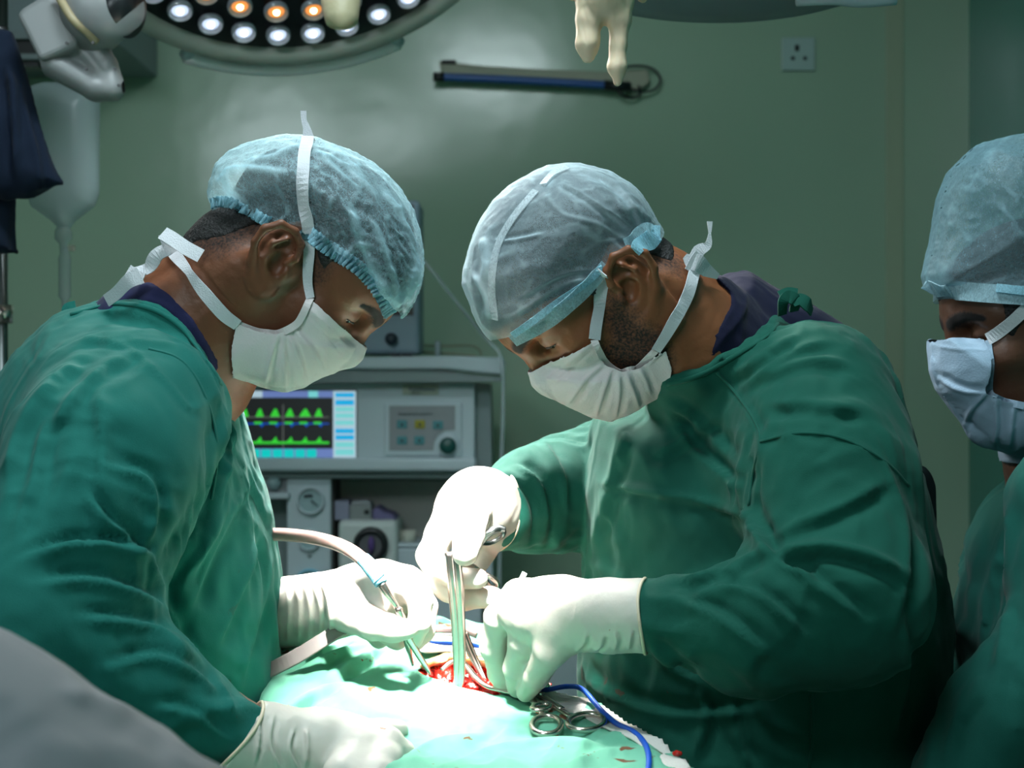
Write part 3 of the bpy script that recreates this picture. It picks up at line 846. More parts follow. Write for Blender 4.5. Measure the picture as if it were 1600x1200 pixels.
# wall-mounted tube lamp with its black cable
t = empty('wall_tube_lamp', P(850, 125, WY), 'long dark blue tube lamp fixed flat on the wall beneath a pale reflection', 'lamp')
modbevel(MB().prism([(686, 95), (760, 103), (850, 108), (945, 112), (1012, 108), (1016, 128), (1000, 140), (860, 128), (690, 118)], WY - .03, .028).build('backplate', M['fixture'], t), .004)
MB().tube(spline([P(680, 120, WY - .045), P(760, 123, WY - .045), P(860, 128, WY - .045), P(962, 134, WY - .045)], 6), .0105, 16).build('tube', M['blue_tube'], t, True)
MB().tube([P(677, 120, WY - .045), P(694, 121, WY - .045)], .0125, 16).build('end_cap', M['black'], t, True)
MB().tube([P(944, 133, WY - .045), P(985, 136, WY - .045)], .0135, 16).build('end_cap', M['black'], t, True)
m = MB().tube(spline([P(690, 97, WY - .03), P(712, 97, WY - .03)], 4), .006, 10)
m.build('clip', M['black'], t, True)
m = MB().tube(spline([P(975, 136, WY - .04), P(1000, 143, WY - .04), P(1022, 140, WY - .03), P(1032, 125, WY - .03), P(1022, 109, WY - .03), P(1000, 103, WY - .03), P(975, 106, WY - .03), P(962, 118, WY - .03)], 8), .0035, 10)
m.tube(spline([P(962, 140, WY - .04), P(975, 150, WY - .04), P(990, 153, WY - .03), P(1000, 146, WY - .03), P(998, 134, WY - .04)], 8), .0035, 10)
m.build('cable', M['black'], t, True)

# grey-blue cupboard high on the left with a dark rail under it
t = empty('wall_cupboard', P(40, 70, 3.5), 'grey-blue wall cupboard in the upper left corner behind the lamp arm', 'cupboard')
modbevel(MB().px(-260, -220, 182, 66, 3.45, .40).build('body', basic('cupboard_blue_grey', (0.20, 0.26, 0.27), .5), t), .006)
m = MB().px(-200, 48, 66, 60, 3.42, .03).px(-200, 84, 60, 92, 3.42, .03)
m.build('rail', M['enamel_dark'], t)
MB().px(-200, 60, 54, 84, 3.44, .05).px(-120, 92, 60, 104, 3.44, .05).build('black_block', M['black'], t)  # black blocks between and below the rails

# ------------------------------------------------------------------ anaesthesia workstation
Y0 = 3.1
am = empty('anaesthesia_machine', np.array([P(560, 0, Y0)[0], Y0 + .25, 0]), 'grey anaesthesia workstation with green waveform screen against the back wall', 'machine')
def ybox(name, x0, y0, x1, y1, Y, dep, mat, par=am, bev=.004):
    o = MB().px(x0, y0, x1, y1, Y, dep).build(name, mat, par)
    return modbevel(o, bev) if bev else o
top = MB().prism([(300, 561), (300, 577), (700, 577), (740, 582), (786, 586), (789, 564), (786, 558), (700, 556)], Y0 - .06, .52).build('top_shelf', M['enamel'], am); modbevel(top, .006)
fas = MB().prism([(300, 578), (690, 578), (745, 586), (784, 589), (782, 596), (300, 600)], Y0 - .045, .48).build('shelf_fascia', M['enamel_dark'], am)
ybox('control_housing', 300, 598, 742, 738, Y0, .42, M['enamel'])
MB().prism([(742, 598), (766, 600), (768, 730), (742, 738)], Y0 + .03, .36).build('side_panel', M['enamel_dark'], am)
ybox('housing_lip', 300, 716, 744, 736, Y0 - .025, .04, M['enamel'], bev=.006)
ybox('underside_shade', 300, 737, 744, 748, Y0 + .01, .36, M['enamel_dark'])  # darker grey strip stands in for the shadow below the lip
# screen
sc = ybox('screen', 362, 608, 558, 718, Y0 - .004, .012, M['enamel_dark'], bev=.002)
def spx(name, rects, mat, off=.0055):
    m = MB()
    for r in rects: m.px(*r, Y0 - off, .001)
    return m.build(name, mat, sc)
spx('display', [(367, 622, 520, 701)], M['s_black'])
spx('status_bar', [(368, 611, 410, 621)], M['s_pale']); spx('title_bar', [(410, 611, 520, 621)], M['s_bar'], .0052); spx('key_bar', [(369, 701, 522, 715)], M['s_bar'], .0052)
spx('alarm_tab', [(482, 611, 497, 621)], M['s_mint'], .0058)
m = MB()
for x, w in ((383, 11), (406, 12), (430, 14), (453, 13), (477, 17), (498, 12)):
    m.prism([(x - w * .55, 651), (x - w * .4, 646), (x - 1, 638.5), (x + 2, 639), (x + w * .35, 646), (x + w * .5, 651)], Y0 - .0062, .0005)
for x in (406, 430, 454, 477, 499):
    m.prism([(x - 9, 693), (x - 3, 687), (x + 1, 682), (x + 3, 688), (x + 6, 693)], Y0 - .0062, .0005)
    m.px(x - 9, 659, x + 3, 662.5, Y0 - .0062, .0005)
m.px(372, 659, 384, 662.5, Y0 - .0062, .0005); m.px(376, 690, 514, 693.5, Y0 - .0061, .0005)
m.build('waveform', M['s_green'], sc)
m = MB()
for x in (384, 408, 432, 455, 478, 500): m.prism([(x - 3, 663), (x + 5, 663), (x + 1, 668)], Y0 - .0062, .0005)
m.px(372, 661, 514, 663, Y0 - .0058, .0003); m.build('flow_trace', M['s_blue'], sc)
m = MB().px(372, 651, 514, 652.5, Y0 - .0060, .0003).px(441.5, 632, 443, 701, Y0 - .0058, .0003).px(371, 631, 376, 636, Y0 - .006, .0003)
m.build('axis_line', M['s_line'], sc)
spx('key_column', [(520.5, 611, 556, 715)], M['s_pale'])
for y0, y1, mm in ((614, 620.5, 's_cyan'), (625, 633, 's_cyan'), (636, 643, 's_mint'), (646, 653, 's_mint'), (657, 664, 's_mint'), (670, 677, 's_cyan'), (680, 687, 's_cyan'), (691, 699, 's_mint'), (702, 711, 's_mint')):
    spx('side_key', [(524, y0, 553, y1)], M[mm], .0060)
for i in range(7): spx('soft_key', [(373 + i * 17.7, 702, 388 + i * 17.7, 714.5)], M['s_teal'], .0060)
# name plate and lettering
npl = ybox('name_plate', 629, 601, 685, 617, Y0 - .004, .005, basic('plate_olive', (0.38, 0.42, 0.34), .5), bev=.001)
def text(body, x, y, hpx, Y, mat, par, name='lettering'):
    cu = bpy.data.curves.new(name, 'FONT'); cu.body = body; cu.size = hpx / F * Y * 1.35; cu.extrude = .0004; cu.align_x = 'LEFT'
    o = bpy.data.objects.new(name, cu); COL.objects.link(o); o.rotation_euler = (math.pi / 2, 0, 0)
    bpy.context.view_layer.update(); me = bpy.data.meshes.new_from_object(o); bpy.data.objects.remove(o); o = bpy.data.objects.new(name, me); COL.objects.link(o); o.rotation_euler = (math.pi / 2, 0, 0)
    me.materials.clear(); me.materials.append(mat); o.parent = par; o.location = tuple(P(x, y, Y) - origin_of(par)); return o
text('Apollonce', 638, 611, 7.5, Y0 - .006, M['text_blue'], npl); text('SYSTEMS', 641, 616, 3, Y0 - .006, M['text_dark'], npl)
cp = MB().prism([(600, 630), (722, 630), (722, 712), (600, 712)], Y0 - .006, .008).build('control_plate', M['enamel'], am); modbevel(cp, .003)
MB().prism([(608, 634), (711, 634), (711, 672), (696, 673), (684, 680), (679, 690), (677, 704), (608, 704)], Y0 - .008, .003).build('button_field', M['panel_grey'], cp)
text('Anaesthesia system', 622, 648.5, 5.0, Y0 - .0095, M['text_dark'], cp)
for x, y, mm in ((628, 663, 'teal_btn'), (656, 663, 'yellow_btn'), (684, 664, 'teal_btn'), (628, 688, 'teal_btn'), (655, 688, 'teal_btn')):
    b_ = MB().px(x - 8, y - 6.5, x + 8, y + 6.5, Y0 - .011, .004).build('button', M[mm], cp); modbevel(b_, .006, 3)
    MB().px(x - 2, y - 1.5, x + 2, y + 3, Y0 - .0115, .001).build('button_symbol', M['text_dark'], b_)
k_ = MB().lathe(P(700, 696, Y0 - .007), (0, -1, 0), [(.018, 0), (.018, .012), (.0165, .018), (.012, .021), (0, .0215)], 32).build('knob', M['green_knob'], cp, True)
MB().lathe(P(700, 696, Y0 - .006), (0, -1, 0), [(.026, 0), (.024, .004), (.018, .005)], 32).build('knob_collar', M['enamel'], cp, True)
# column with gauges
ybox('gauge_column', 448, 748, 517, 1230, Y0 + .02, .26, M['enamel'])
for x, y, r, cm in ((486, 782, 22, None), (484, 843, 17, None), (484, 912, 24, 'blue_grip')):
    g = MB().lathe(P(x, y, Y0 + .02), (0, -1, 0), [(r / F * Y0, 0), (r / F * Y0, .012), (r / F * Y0 * .86, .014), (r / F * Y0 * .84, .006)], 36).build('gauge', M[cm] if cm else M['enamel'], am, True)
    MB().cyl(P(x, y, Y0 + .02), (0, -1, 0), r / F * Y0 * .85, .006, 36).build('gauge_face', M['dial'], g)
    MB().tube([P(x, y, Y0 + .011), P(x + r * .5, y + r * .4, Y0 + .011)], .0015, 6).tube([P(x - r * .5, y - r * .3, Y0 + .011), P(x + r * .1, y - r * .35, Y0 + .011)], .003, 6).build('needle', M['text_dark'], g)
MB().cyl(P(484, 868, Y0 + .02), (0, -1, 0), .004, .006, 12).build('screw', M['enamel_dark'], am)
ybox('flow_meter_window', 380, 744, 451, 769, Y0 + .03, .1, M['panel_grey'])
fb = MB().lathe(P(428, 765, Y0 + .02), (0, 0, 1), [(.006, 0), (.014, .008), (.017, .018), (.012, .028), (.0, .03)], 20).build('float_bowl', M['dial'], am, True)
ybox('left_rail', 380, 770, 451, 780, Y0 + .0, .2, M['enamel'])
ybox('rear_cover', 330, 780, 450, 1230, Y0 + .12, .2, M['enamel_dark'])
ybox('recess_panel', 517, 748, 768, 1230, Y0 + .16, .05, basic('recess_brown_grey', (0.30, 0.29, 0.27), .6))
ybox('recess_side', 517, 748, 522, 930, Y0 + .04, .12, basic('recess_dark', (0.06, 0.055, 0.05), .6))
ybox('work_ledge', 620, 849, 770, 856, Y0 + .05, .26, M['enamel'])
ybox('drawer_block', 620, 857, 752, 1230, Y0 + .05, .26, M['enamel'])
ybox('support_post', 757, 742, 770, 1230, Y0 + .02, .03, M['enamel'])
ybox('base', 320, 1232, 780, 1300, Y0 - .05, .5, M['enamel_dark'], bev=.01)
for x in (350, 750):
    for yy in (Y0 + .02, Y0 + .38):
        c = P(x, 0, yy); w = MB().cyl((c[0] - .015, yy, .05), (1, 0, 0), .05, .03, 24)
        w.box(c[0] - .012, c[0] + .012, yy - .012, yy + .012, .06, P(0, 1290, Y0)[2] + .02).build('caster', M['black'], am)
mz = P(0, 1232, Y0)[2]
# vaporiser with its round black dial
vp = MB().px(528, 813, 621, 935, Y0 + .03, .2).build('vaporiser', basic('vaporiser_white', (0.55, 0.60, 0.58), .45), am); modbevel(vp, .012, 3)
MB().lathe(P(580, 850, Y0 + .03), (0, -1, 0), [(.0375, 0), (.0375, .02), (.033, .024), (.0255, .024), (.0255, .016)], 40).build('dial_ring', M['black'], vp, True)
MB().cyl(P(580, 850, Y0 + .03), (0, -1, 0), .0255, .017, 36).build('dial_face', basic('dial_grey', (.09, .09, .10), .5), vp)
MB().tube([P(580, 838, Y0 + .008), P(580, 845, Y0 + .004), P(580, 856, Y0 + .004), P(580, 866, Y0 + .008)], [.002, .0065, .0065, .002], 12).build('dial_grip', M['purple'], vp, True)
# top rail, cable post
tp = MB().tube([P(684, 556, Y0 + .1), P(684, 533, Y0 + .1)], .006, 10).build('cable_post', M['enamel'], am, True)
MB().tube(spline([P(652, 539, Y0 + .2), P(690, 541, Y0 + .2), P(735, 540, Y0 + .2), P(750, 548, Y0 + .2), P(752, 556, Y0 + .2)], 6), .0028, 8).tube(spline([P(655, 550, Y0 + .15), P(700, 552, Y0 + .12), P(745, 556, Y0 + .1)], 6), .0028, 8).build('gas_hose', M['fixture'], am, True)
# things on the machine
def thing_mesh(o, label, cat, group=None): return tag(o, label, cat, group)
thing_mesh(modbevel(MB().px(520, 783, 545, 812.6, Y0 + .05, .07).build('carton', M['paper']), .002), 'pale lilac carton standing on the left end of the vaporiser top', 'box')
bx = modbevel(MB().px(546, 789, 580, 812.6, Y0 + .05, .07).build('device_box', basic('box_grey', (.22, .24, .24), .6)), .002); thing_mesh(bx, 'small grey box with a dark round dot beside the lilac carton', 'box')
MB().cyl(P(573, 800, Y0 + .05), (0, -1, 0), .006, .002, 16).build('dot', M['black'], bx)
thing_mesh(modbevel(MB().prism([(548, 789), (550, 783), (572, 781), (580, 786), (578, 789)], Y0 + .06, .05).build('cable_pack', M['panel_grey']), .002), 'flat dark pack lying on top of the small grey box', 'pack')
pts = [(581, 812.6), (582, 795), (590, 793), (600, 801), (613, 805), (620, 812.6)]
v_ = MB().prism(pts, Y0 + .05, .10).build('folded_cloth', basic('lilac_cloth', (.16, .14, .27), .9, bump=(60, .6, .01))); modbevel(v_, .005, 3)
thing_mesh(v_, 'crumpled lilac cloth on the right end of the vaporiser top', 'cloth')
tr = MB().lathe(P(637, 848.6, Y0 + .10), (0, 0, 1), [(.008, .0), (.0185, .0), (.0185, .029), (.008, .029), (.008, 0)], 32).build('tape_roll', M['tape'], None, True); thing_mesh(tr, 'roll of cream tape on the ledge right of the vaporiser', 'tape')

# patient monitor on the shelf
Ym = 3.12
pm = empty('patient_monitor', P(600, 556, Ym + .1), 'dark-screened patient monitor standing on the shelf behind the left surgeon', 'monitor')
modbevel(MB().px(420, 312, 656, 553, Ym, .14).build('housing', basic('monitor_blue_grey', (0.24, 0.32, 0.39), .45), pm), .01, 3)
MB().px(432, 320, 646, 493, Ym - .003, .006).build('screen_glass', M['black'], pm)
kn = MB().lathe(P(612, 530, Ym), (0, -1, 0), [(.0135, 0), (.013, .018), (.010, .022), (0, .0225)], 28).build('knob', basic('knob_navy', (.012, .02, .035), .4), pm, True)
bt = modbevel(MB().px(554, 525, 569, 536, Ym - .003, .006).build('button', M['black'], pm), .003); MB().px(559, 528, 565, 533, Ym - .004, .004).build('button_face', M['enamel'], bt)
for x in (520, 620, 638): modbevel(MB().px(x - 10, 552, x + 5, 556.5, Ym + .01, .05).build('foot', M['black'], pm), .001)

# drip line running from behind the left cap down to the machine
tag(MB().tube(spline([P(600, 330, 3.115), P(600, 340, 3.09), P(640, 385, 2.98), P(668, 415, 2.95), P(715, 474, 2.95), P(760, 530, 3.0), P(783, 560, 3.0), P(786, 640, 3.0), P(782, 760, 3.02), P(780, 930, 3.05)], 8), .0042, 10).build('gas_sampling_line', M['clear'], None, True), 'thin translucent line slanting down from the monitor past the shelf corner', 'tube')
# grey cabinet low behind the patient
gc = empty('storage_cabinet', (P(905, 0, 2.9)[0], 3.1, 0), 'low grey cabinet behind the patient, seen between glove and belly', 'cabinet')
modbevel(MB().px(838, 985, 1000, 1300, 2.9, .4).build('body', M['enamel'], gc), .01)
modbevel(MB().px(842, 1010, 996, 1100, 2.885, .02).build('drawer', M['enamel'], gc), .005)
modbevel(MB().px(842, 1108, 996, 1295, 2.885, .02).build('door', M['enamel'], gc), .005)
for x in (850, 985):
    for yy in (2.95, 3.25): c = P(x, 0, yy); MB().box(c[0] - .02, c[0] + .02, yy - .02, yy + .02, 0, P(0, 1300, 2.9)[2] + .004).build('foot', M['black'], gc)
# ------------------------------------------------------------------ gloved hands (shapes first: the hands inside reuse them)
def PL(*q): return [P(*a) for a in q]
def hand_box(S, pad=.012):
    lo = np.min([o[3] for o in S.ops], 0) + .03; hi = np.max([o[4] for o in S.ops], 0) - .03
    return lo - pad, hi + pad
gAl = Shape()     # left surgeon, far hand with the suction tube and forceps
gAl.chain(PL((415, 960, 1.63), (500, 950, 1.58), (550, 938, 1.545)), [.040, .038, .036], k=.03)
gAl.ell(P(585, 930, 1.52), (.043, .034, .030), k=.03)
gAl.cap(P(598, 908, 1.50), P(640, 915, 1.50), .021, .018, k=.025)
gAl.chain(PL((636, 908, 1.485), (657, 936, 1.475), (656, 972, 1.475), (648, 1000, 1.49)), [.0145, .0130, .0115, .0090], k=.014)
gAl.chain(PL((540, 955, 1.50), (582, 975, 1.47), (614, 982, 1.462), (636, 984, 1.462)), [.020, .0165, .0135, .0100], k=.016)
gAl.chain(PL((645, 915, 1.52), (664, 948, 1.52), (662, 985, 1.51), (650, 1003, 1.51)), [.0140, .0130, .0115, .0095], k=.010)
gAl.chain(PL((630, 935, 1.54), (640, 975, 1.54), (620, 997, 1.53), (602, 992, 1.52)), [.0135, .0125, .0115, .0095], k=.010)
gAl.chain(PL((600, 950, 1.56), (612, 985, 1.56), (592, 998, 1.55), (578, 988, 1.54)), [.0125, .0110, .0100, .0085], k=.010)
gBr = Shape()     # right surgeon, far hand round the needle holder
gBr.chain(PL((785, 806, 1.585), (758, 790, 1.555)), [.044, .039], k=.03)
gBr.ell(P(736, 788, 1.545), (.032, .028, .030), k=.03)
gBr.chain(PL((740, 792, 1.512), (732, 838, 1.478), (727, 864, 1.470)), [.0180, .0155, .0135], k=.010)
gBr.chain(PL((708, 792, 1.545), (688, 835, 1.540), (673, 868, 1.535), (690, 905, 1.53), (700, 922, 1.53)), [.0190, .0165, .0150, .0145, .0125], k=.008)
gBr.chain(PL((684, 888, 1.525), (712, 903, 1.50), (746, 904, 1.485)), [.0135, .0118, .0105], k=.006)
gBr.chain(PL((690, 908, 1.535), (722, 936, 1.515), (765, 933, 1.505), (790, 938, 1.50)), [.0140, .0118, .0110, .0090], k=.006)
gBr.chain(PL((770, 805, 1.575), (768, 852, 1.575), (750, 886, 1.56)), [.0145, .0110, .0080], k=.014)
gBl = Shape()     # right surgeon, near hand reaching down into the wound
gBl.chain(PL((1010, 962, 1.325), (950, 962, 1.355), (890, 962, 1.395)), [.0345, .0345, .0350], k=.03)
gBl.ell(P(850, 955, 1.42), (.045, .034, .032), k=.03)
gBl.chain(PL((812, 932, 1.435), (780, 966, 1.445), (771, 1012, 1.465), (780, 1052, 1.485), (790, 1074, 1.495)), [.0180, .0150, .0130, .0115, .0095], k=.012)
gBl.chain(PL((836, 955, 1.41), (818, 1002, 1.42), (806, 1044, 1.45), (808, 1076, 1.475)), [.0175, .0145, .0125, .0100], k=.010)
gBl.chain(PL((880, 985, 1.38), (860, 1018, 1.385), (838, 1056, 1.42), (822, 1082, 1.45)), [.0190, .0155, .0125, .0100], k=.012)
gBl.chain(PL((846, 962, 1.46), (822, 1015, 1.48), (818, 1056, 1.50)), [.0165, .0140, .0110], k=.012)
gBl.chain(PL((864, 970, 1.48), (846, 1016, 1.50), (838, 1050, 1.51)), [.0150, .0120, .0095], k=.012)
gAr = Shape()     # left surgeon, near hand resting on the drape
gAr.chain(PL((352, 1146, 1.275), (420, 1166, 1.29), (475, 1174, 1.30)), [.0370, .0370, .0350], k=.03)
gAr.ell(P(525, 1172, 1.31), (.043, .032, .030), k=.03)
gAr.chain(PL((505, 1152, 1.315), (560, 1150, 1.325), (595, 1145, 1.335), (622, 1141, 1.345)), [.0190, .0150, .0125, .0100], k=.016)
gAr.chain(PL((560, 1168, 1.295), (604, 1164, 1.30), (622, 1180, 1.305), (612, 1206, 1.31)), [.0190, .0160, .0150, .0115], k=.014)
gAr.chain(PL((555, 1185, 1.28), (600, 1190, 1.28), (612, 1212, 1.285), (600, 1236, 1.29)), [.0170, .0155, .0140, .0110], k=.012)
gAr.chain(PL((545, 1200, 1.265), (590, 1212, 1.26), (598, 1236, 1.265), (585, 1256, 1.27)), [.0165, .0145, .0130, .0105], k=.012)
gAr.chain(PL((530, 1212, 1.25), (570, 1230, 1.245), (575, 1252, 1.25), (562, 1268, 1.255)), [.0150, .0130, .0115, .0095], k=.012)

def inner(S):
    T = Shape(); T.ops = S.ops[1:]; return T

def build_glove(S, par, lines=(), cuff=None, label=None, h=.0016):
    lo, hi = hand_box(S)
    G = Grid(lo, hi, h); f = S.field(G)
    if cuff is not None:      # plane (point, axis towards the sleeve): the glove ends there
        c, ax = cuff; ax = ax / np.linalg.norm(ax)
        f = np.maximum(f, ((G.X - c[0]) * ax[0] + (G.Y - c[1]) * ax[1] + (G.Z - c[2]) * ax[2]).astype(np.float32))
    v, q = nets(f, G); v = smooth(v, q, 2, .5); n = normals(v, q)
    d = folds(v, n, lines)
    d = d + ridged(v * np.array([38, 38, 26]), 2) * .0005 - .0003
    o = mesh_obj('glove', v + n * d[:, None], q, M['latex'], par)
    if label: o['label'] = label
    if cuff is not None:
        near = np.abs((v - c) @ ax) < h * .8; rr = np.linalg.norm(np.cross(v[near] - c, ax), axis=1)
        r = float(np.percentile(rr, 88)); u = np.cross(ax, [0, 0, 1.0]); u /= np.linalg.norm(u); w = np.cross(ax, u)
        ring = [c + (u * math.cos(t) + w * math.sin(t)) * (r + .0004 * math.sin(5 * t)) + ax * .0012 * math.sin(3 * t) for t in np.linspace(0, 2 * math.pi, 49)]
        vv, ff = tube_geo(ring, .0016, 8, False); rg = mesh_obj('rolled_cuff', vv, ff, M['latex_cuff'], o)
    return o
# torso, arms and legs under the cloth, one shape per standing figure
def torso(chest, hip, arms, feet, w=.15):
    S = Shape(); c = np.array(chest); h = np.array(hip)
    S.cap(c + [0, -w * .45, 0], c + [0, w * .45, 0], .085, .085, k=.05)
    S.cap(c, h, .10, .11, k=.06); S.cap(h + [0, -.06, 0], h + [0, .06, 0], .115, .115, k=.06)
    for a in arms: S.chain([np.array(p) for p, r in a], [r for p, r in a], k=.02)
    for s, f in zip((-.09, .09), feet): S.chain([h + [0, s, 0], h * .5 + np.array(f) * .5 + [.0, 0, .02], np.array(f) + [0, 0, .09]], [.085, .058, .042], k=.03)
    for f in feet: S.cap(np.array(f) + [0, 0, .05], np.array(f) + [f[3] if len(f) > 3 else 0, 0, .035], .035, .03, k=.02)
    return S
def legs_box(S, h=.010):
    lo = np.min([o[3] for o in S.ops], 0); hi = np.max([o[4] for o in S.ops], 0)
    return (lo, hi, h)
cA, qA = P(215, 690, 1.56), np.array([-.44, 1.58, .92])
TA = torso(cA, qA, [[(P(205, 680, 1.41), .05), (P(65, 985, 1.26), .048), (P(450, 1170, 1.297), .020)], [(P(230, 640, 1.74), .06), (P(200, 930, 1.79), .046), (P(420, 960, 1.625), .022)]], [np.array([-.44, 1.47, 0]), np.array([-.47, 1.68, 0])])
cB, qB = P(1180, 720, 1.64), np.array([.30, 1.66, .92])
TB = torso(cB, qB, [[(P(1275, 640, 1.45), .06), (P(1300, 930, 1.33), .046), (P(930, 962, 1.367), .020)], [(P(1040, 730, 1.74), .055), (P(880, 768, 1.69), .044), (P(748, 793, 1.548), .020)]], [np.array([.32, 1.55, 0]), np.array([.34, 1.76, 0])])
cC, qC = P(1740, 830, 1.66), np.array([.70, 1.70, .92])
TC = torso(cC, qC, [[(P(1740, 800, 1.50), .055), (P(1700, 1020, 1.44), .044), (P(1560, 1120, 1.42), .032)], [(P(1700, 800, 1.84), .055), (P(1690, 1020, 1.88), .044), (P(1600, 1150, 1.80), .022)]], [np.array([.70, 1.60, 0]), np.array([.72, 1.80, 0])])
# ------------------------------------------------------------------ left surgeon
LO, HI = (-.155, -.12, -.15), (.165, .12, .17)
hA = Head((443, 401), 1.43, 1, 51, 4, 0, 0.935)
neckA = [(P(385, 420, 1.50), P(300, 520, 1.52), .068, .072), (P(300, 520, 1.52), P(230, 620, 1.54), .072, .09), (P(350, 500, 1.5), P(322, 600, 1.52), .036, .045)]
SA = hA.shape(neckA, 24, .5, (.0107, -.0086))
pA, GA, fA = build_body(hA, SA, M['skin_a'], 'person', 'person in green gown and puffy blue cap, bent over the wound from the left', 'person',
    (-.30, -.13, -.24), (.15, .13, .145), .0017,
    extra=[(TA, legs_box(TA), 0), (inner(gAl), (*hand_box(gAl), .003), .0022), (inner(gAr), (*hand_box(gAr), .003), .0022)],
    stub=[([(285, 335), (420, 340), (400, 372), (352, 398), (312, 398), (290, 396)], .75, .02), ([(478, 372), (520, 372), (530, 405), (508, 440), (488, 452), (476, 430)], .5, .012)])
hrA = build_hair(hA, SA, pA, [(285, 392), (300, 378), (352, 372), (392, 352), (425, 348), (480, 345), (492, 372), (498, 410), (508, 425), (520, 410), (560, 420), (600, 452)], LO, HI, vol=((-.030, 0, .036), (.088, .072, .074)))
silA = [(334, 326), (330, 292), (344, 258), (370, 235), (408, 221), (445, 213), (478, 214), (505, 219), (545, 238), (590, 272), (626, 312), (646, 356), (656, 405), (655, 440), (644, 468), (632, 490), (612, 498), (600, 492), (560, 430), (480, 380), (420, 360)]
edgeA = [(326, 330), (338, 318), (365, 320), (395, 336), (425, 350), (462, 352), (490, 366), (520, 392), (555, 412), (582, 438), (600, 470), (609, 492), (640, 500)]
capA = build_shell(hA, 'bouffant_cap', M['cap_a'], pA, SA, silA, .092, .075, edgeA, LO, (.20, .12, .21), off=.008,
    disp=cap_disp((618, 480), 0.0, .0018, 7.0, .0024, 300, fine=.0005, lines=[([(622, 478), (590, 430), (562, 370), (545, 315)], 8, .0035, 'r', .45), ([(626, 478), (606, 410), (580, 345)], 6, .003, 'r', .35), ([(640, 468), (648, 400), (625, 335), (590, 285)], 7, .003, 'r', .35), ([(345, 268), (385, 263), (445, 270)], 6, .003, 'r', .5), ([(505, 224), (540, 250), (575, 285)], 5, .003, 'r', .3), ([(495, 238), (540, 262), (595, 315)], 5, .003, 'r', .3), ([(490, 232), (520, 262), (560, 300)], 5, .003, 'r', .25), ([(612, 474), (570, 442), (525, 400)], 7, .003, 'r', .35), ([(470, 225), (430, 245), (380, 252)], 6, .003, 'r', .3), ([(368, 318), (355, 290), (345, 270)], 10, .002, 'r', .7), ([(610, 480), (640, 450), (655, 410)], 12, .002, 'r', .7), ([(540, 400), (560, 380), (590, 390)], 5, .002, 'r', .25)]))
silMA = [(559, 543), (548, 562), (520, 580), (498, 584), (475, 602), (447, 605), (418, 600), (388, 588), (365, 577), (361, 550), (370, 505), (400, 470), (450, 440), (487, 465)]
edgeMA = [(487, 465), (522, 500), (562, 547), (566, 575), (548, 610), (440, 625), (355, 590), (360, 545), (370, 504), (402, 517), (435, 523), (465, 506)]
def mask_disp(lines):
    def fn(v, n, cv, hd):
        W = hd.W(v); nw = n @ hd.R
        d = folds(W, nw, lines)
        edge = np.exp(-np.maximum(cv, 0) / .004)
        d = d + .0006 * edge + ridged(v * 28, 2) * .0006
        return v + n * d[:, None], np.zeros(len(v))
    return fn
pleatA = [([(438, 524), (428, 560), (418, 602)], 7, .0035, 's'), ([(445, 521), (448, 560), (450, 606)], 6, .003, 's'), ([(452, 517), (470, 555), (484, 600)], 7, .0035, 's'), ([(462, 512), (492, 545), (512, 584)], 7, .003, 's'),
          ([(480, 478), (515, 512), (545, 550)], 4, .0015, 'r'), ([(474, 486), (508, 520), (538, 558)], 3, -.0012, 'r')]
maskA = build_shell(hA, 'face_mask', M['mask'], pA, SA, silMA, .064, .060, edgeMA, (-.04, -.10, -.14), (.15, .10, .04), off=.003, edge_y=.060, closed=True, disp=mask_disp(pleatA), h=.0018, kk=.02)

# ------------------------------------------------------------------ right surgeon
hB = Head((972, 434), 1.43, -1, 53, 20, 0, 0.98)
neckB = [(P(1022, 474, 1.50), P(1088, 540, 1.53), .062, .066), (P(1088, 540, 1.53), P(1175, 640, 1.56), .066, .085), (P(1010, 520, 1.48), P(1075, 560, 1.5), .035, .040)]
SB = hB.shape(neckB, 24, .6, (.0150, -.0115))
pB, GB, fB = build_body(hB, SB, M['skin_b'], 'person', 'bearded person in dark green gown and grey-blue cap, leaning in from the right', 'person',
    (-.30, -.13, -.24), (.15, .13, .145), .0017,
    extra=[(TB, legs_box(TB), 0), (inner(gBl), (*hand_box(gBl), .003), .0022), (inner(gBr), (*hand_box(gBr), .003), .0022)],
    stub=[([(1008, 372), (1042, 380), (1066, 415), (1050, 430), (1012, 420)], .7, .02), ([(944, 462), (968, 470), (990, 505), (1022, 520), (1042, 560), (1040, 600), (1000, 600), (960, 570), (938, 548), (958, 530), (948, 500)], .85, .016)])
hrB = build_hair(hB, SB, pB, [(1050, 412), (1030, 402), (1008, 396), (985, 378), (950, 385), (935, 420), (940, 470), (930, 465), (900, 455), (860, 470), (820, 500)], LO, HI)
silB = [(806, 533), (786, 520), (768, 500), (757, 482), (740, 462), (730, 443), (733, 418), (742, 385), (770, 337), (800, 300), (848, 273), (890, 263), (928, 277), (962, 283), (985, 308), (1001, 345), (1010, 362), (1026, 372), (1018, 392), (985, 385), (945, 400), (900, 450)]
edgeB = [(1034, 384), (1020, 392), (992, 392), (958, 404), (945, 418), (905, 462), (870, 492), (838, 514), (806, 535), (780, 548)]
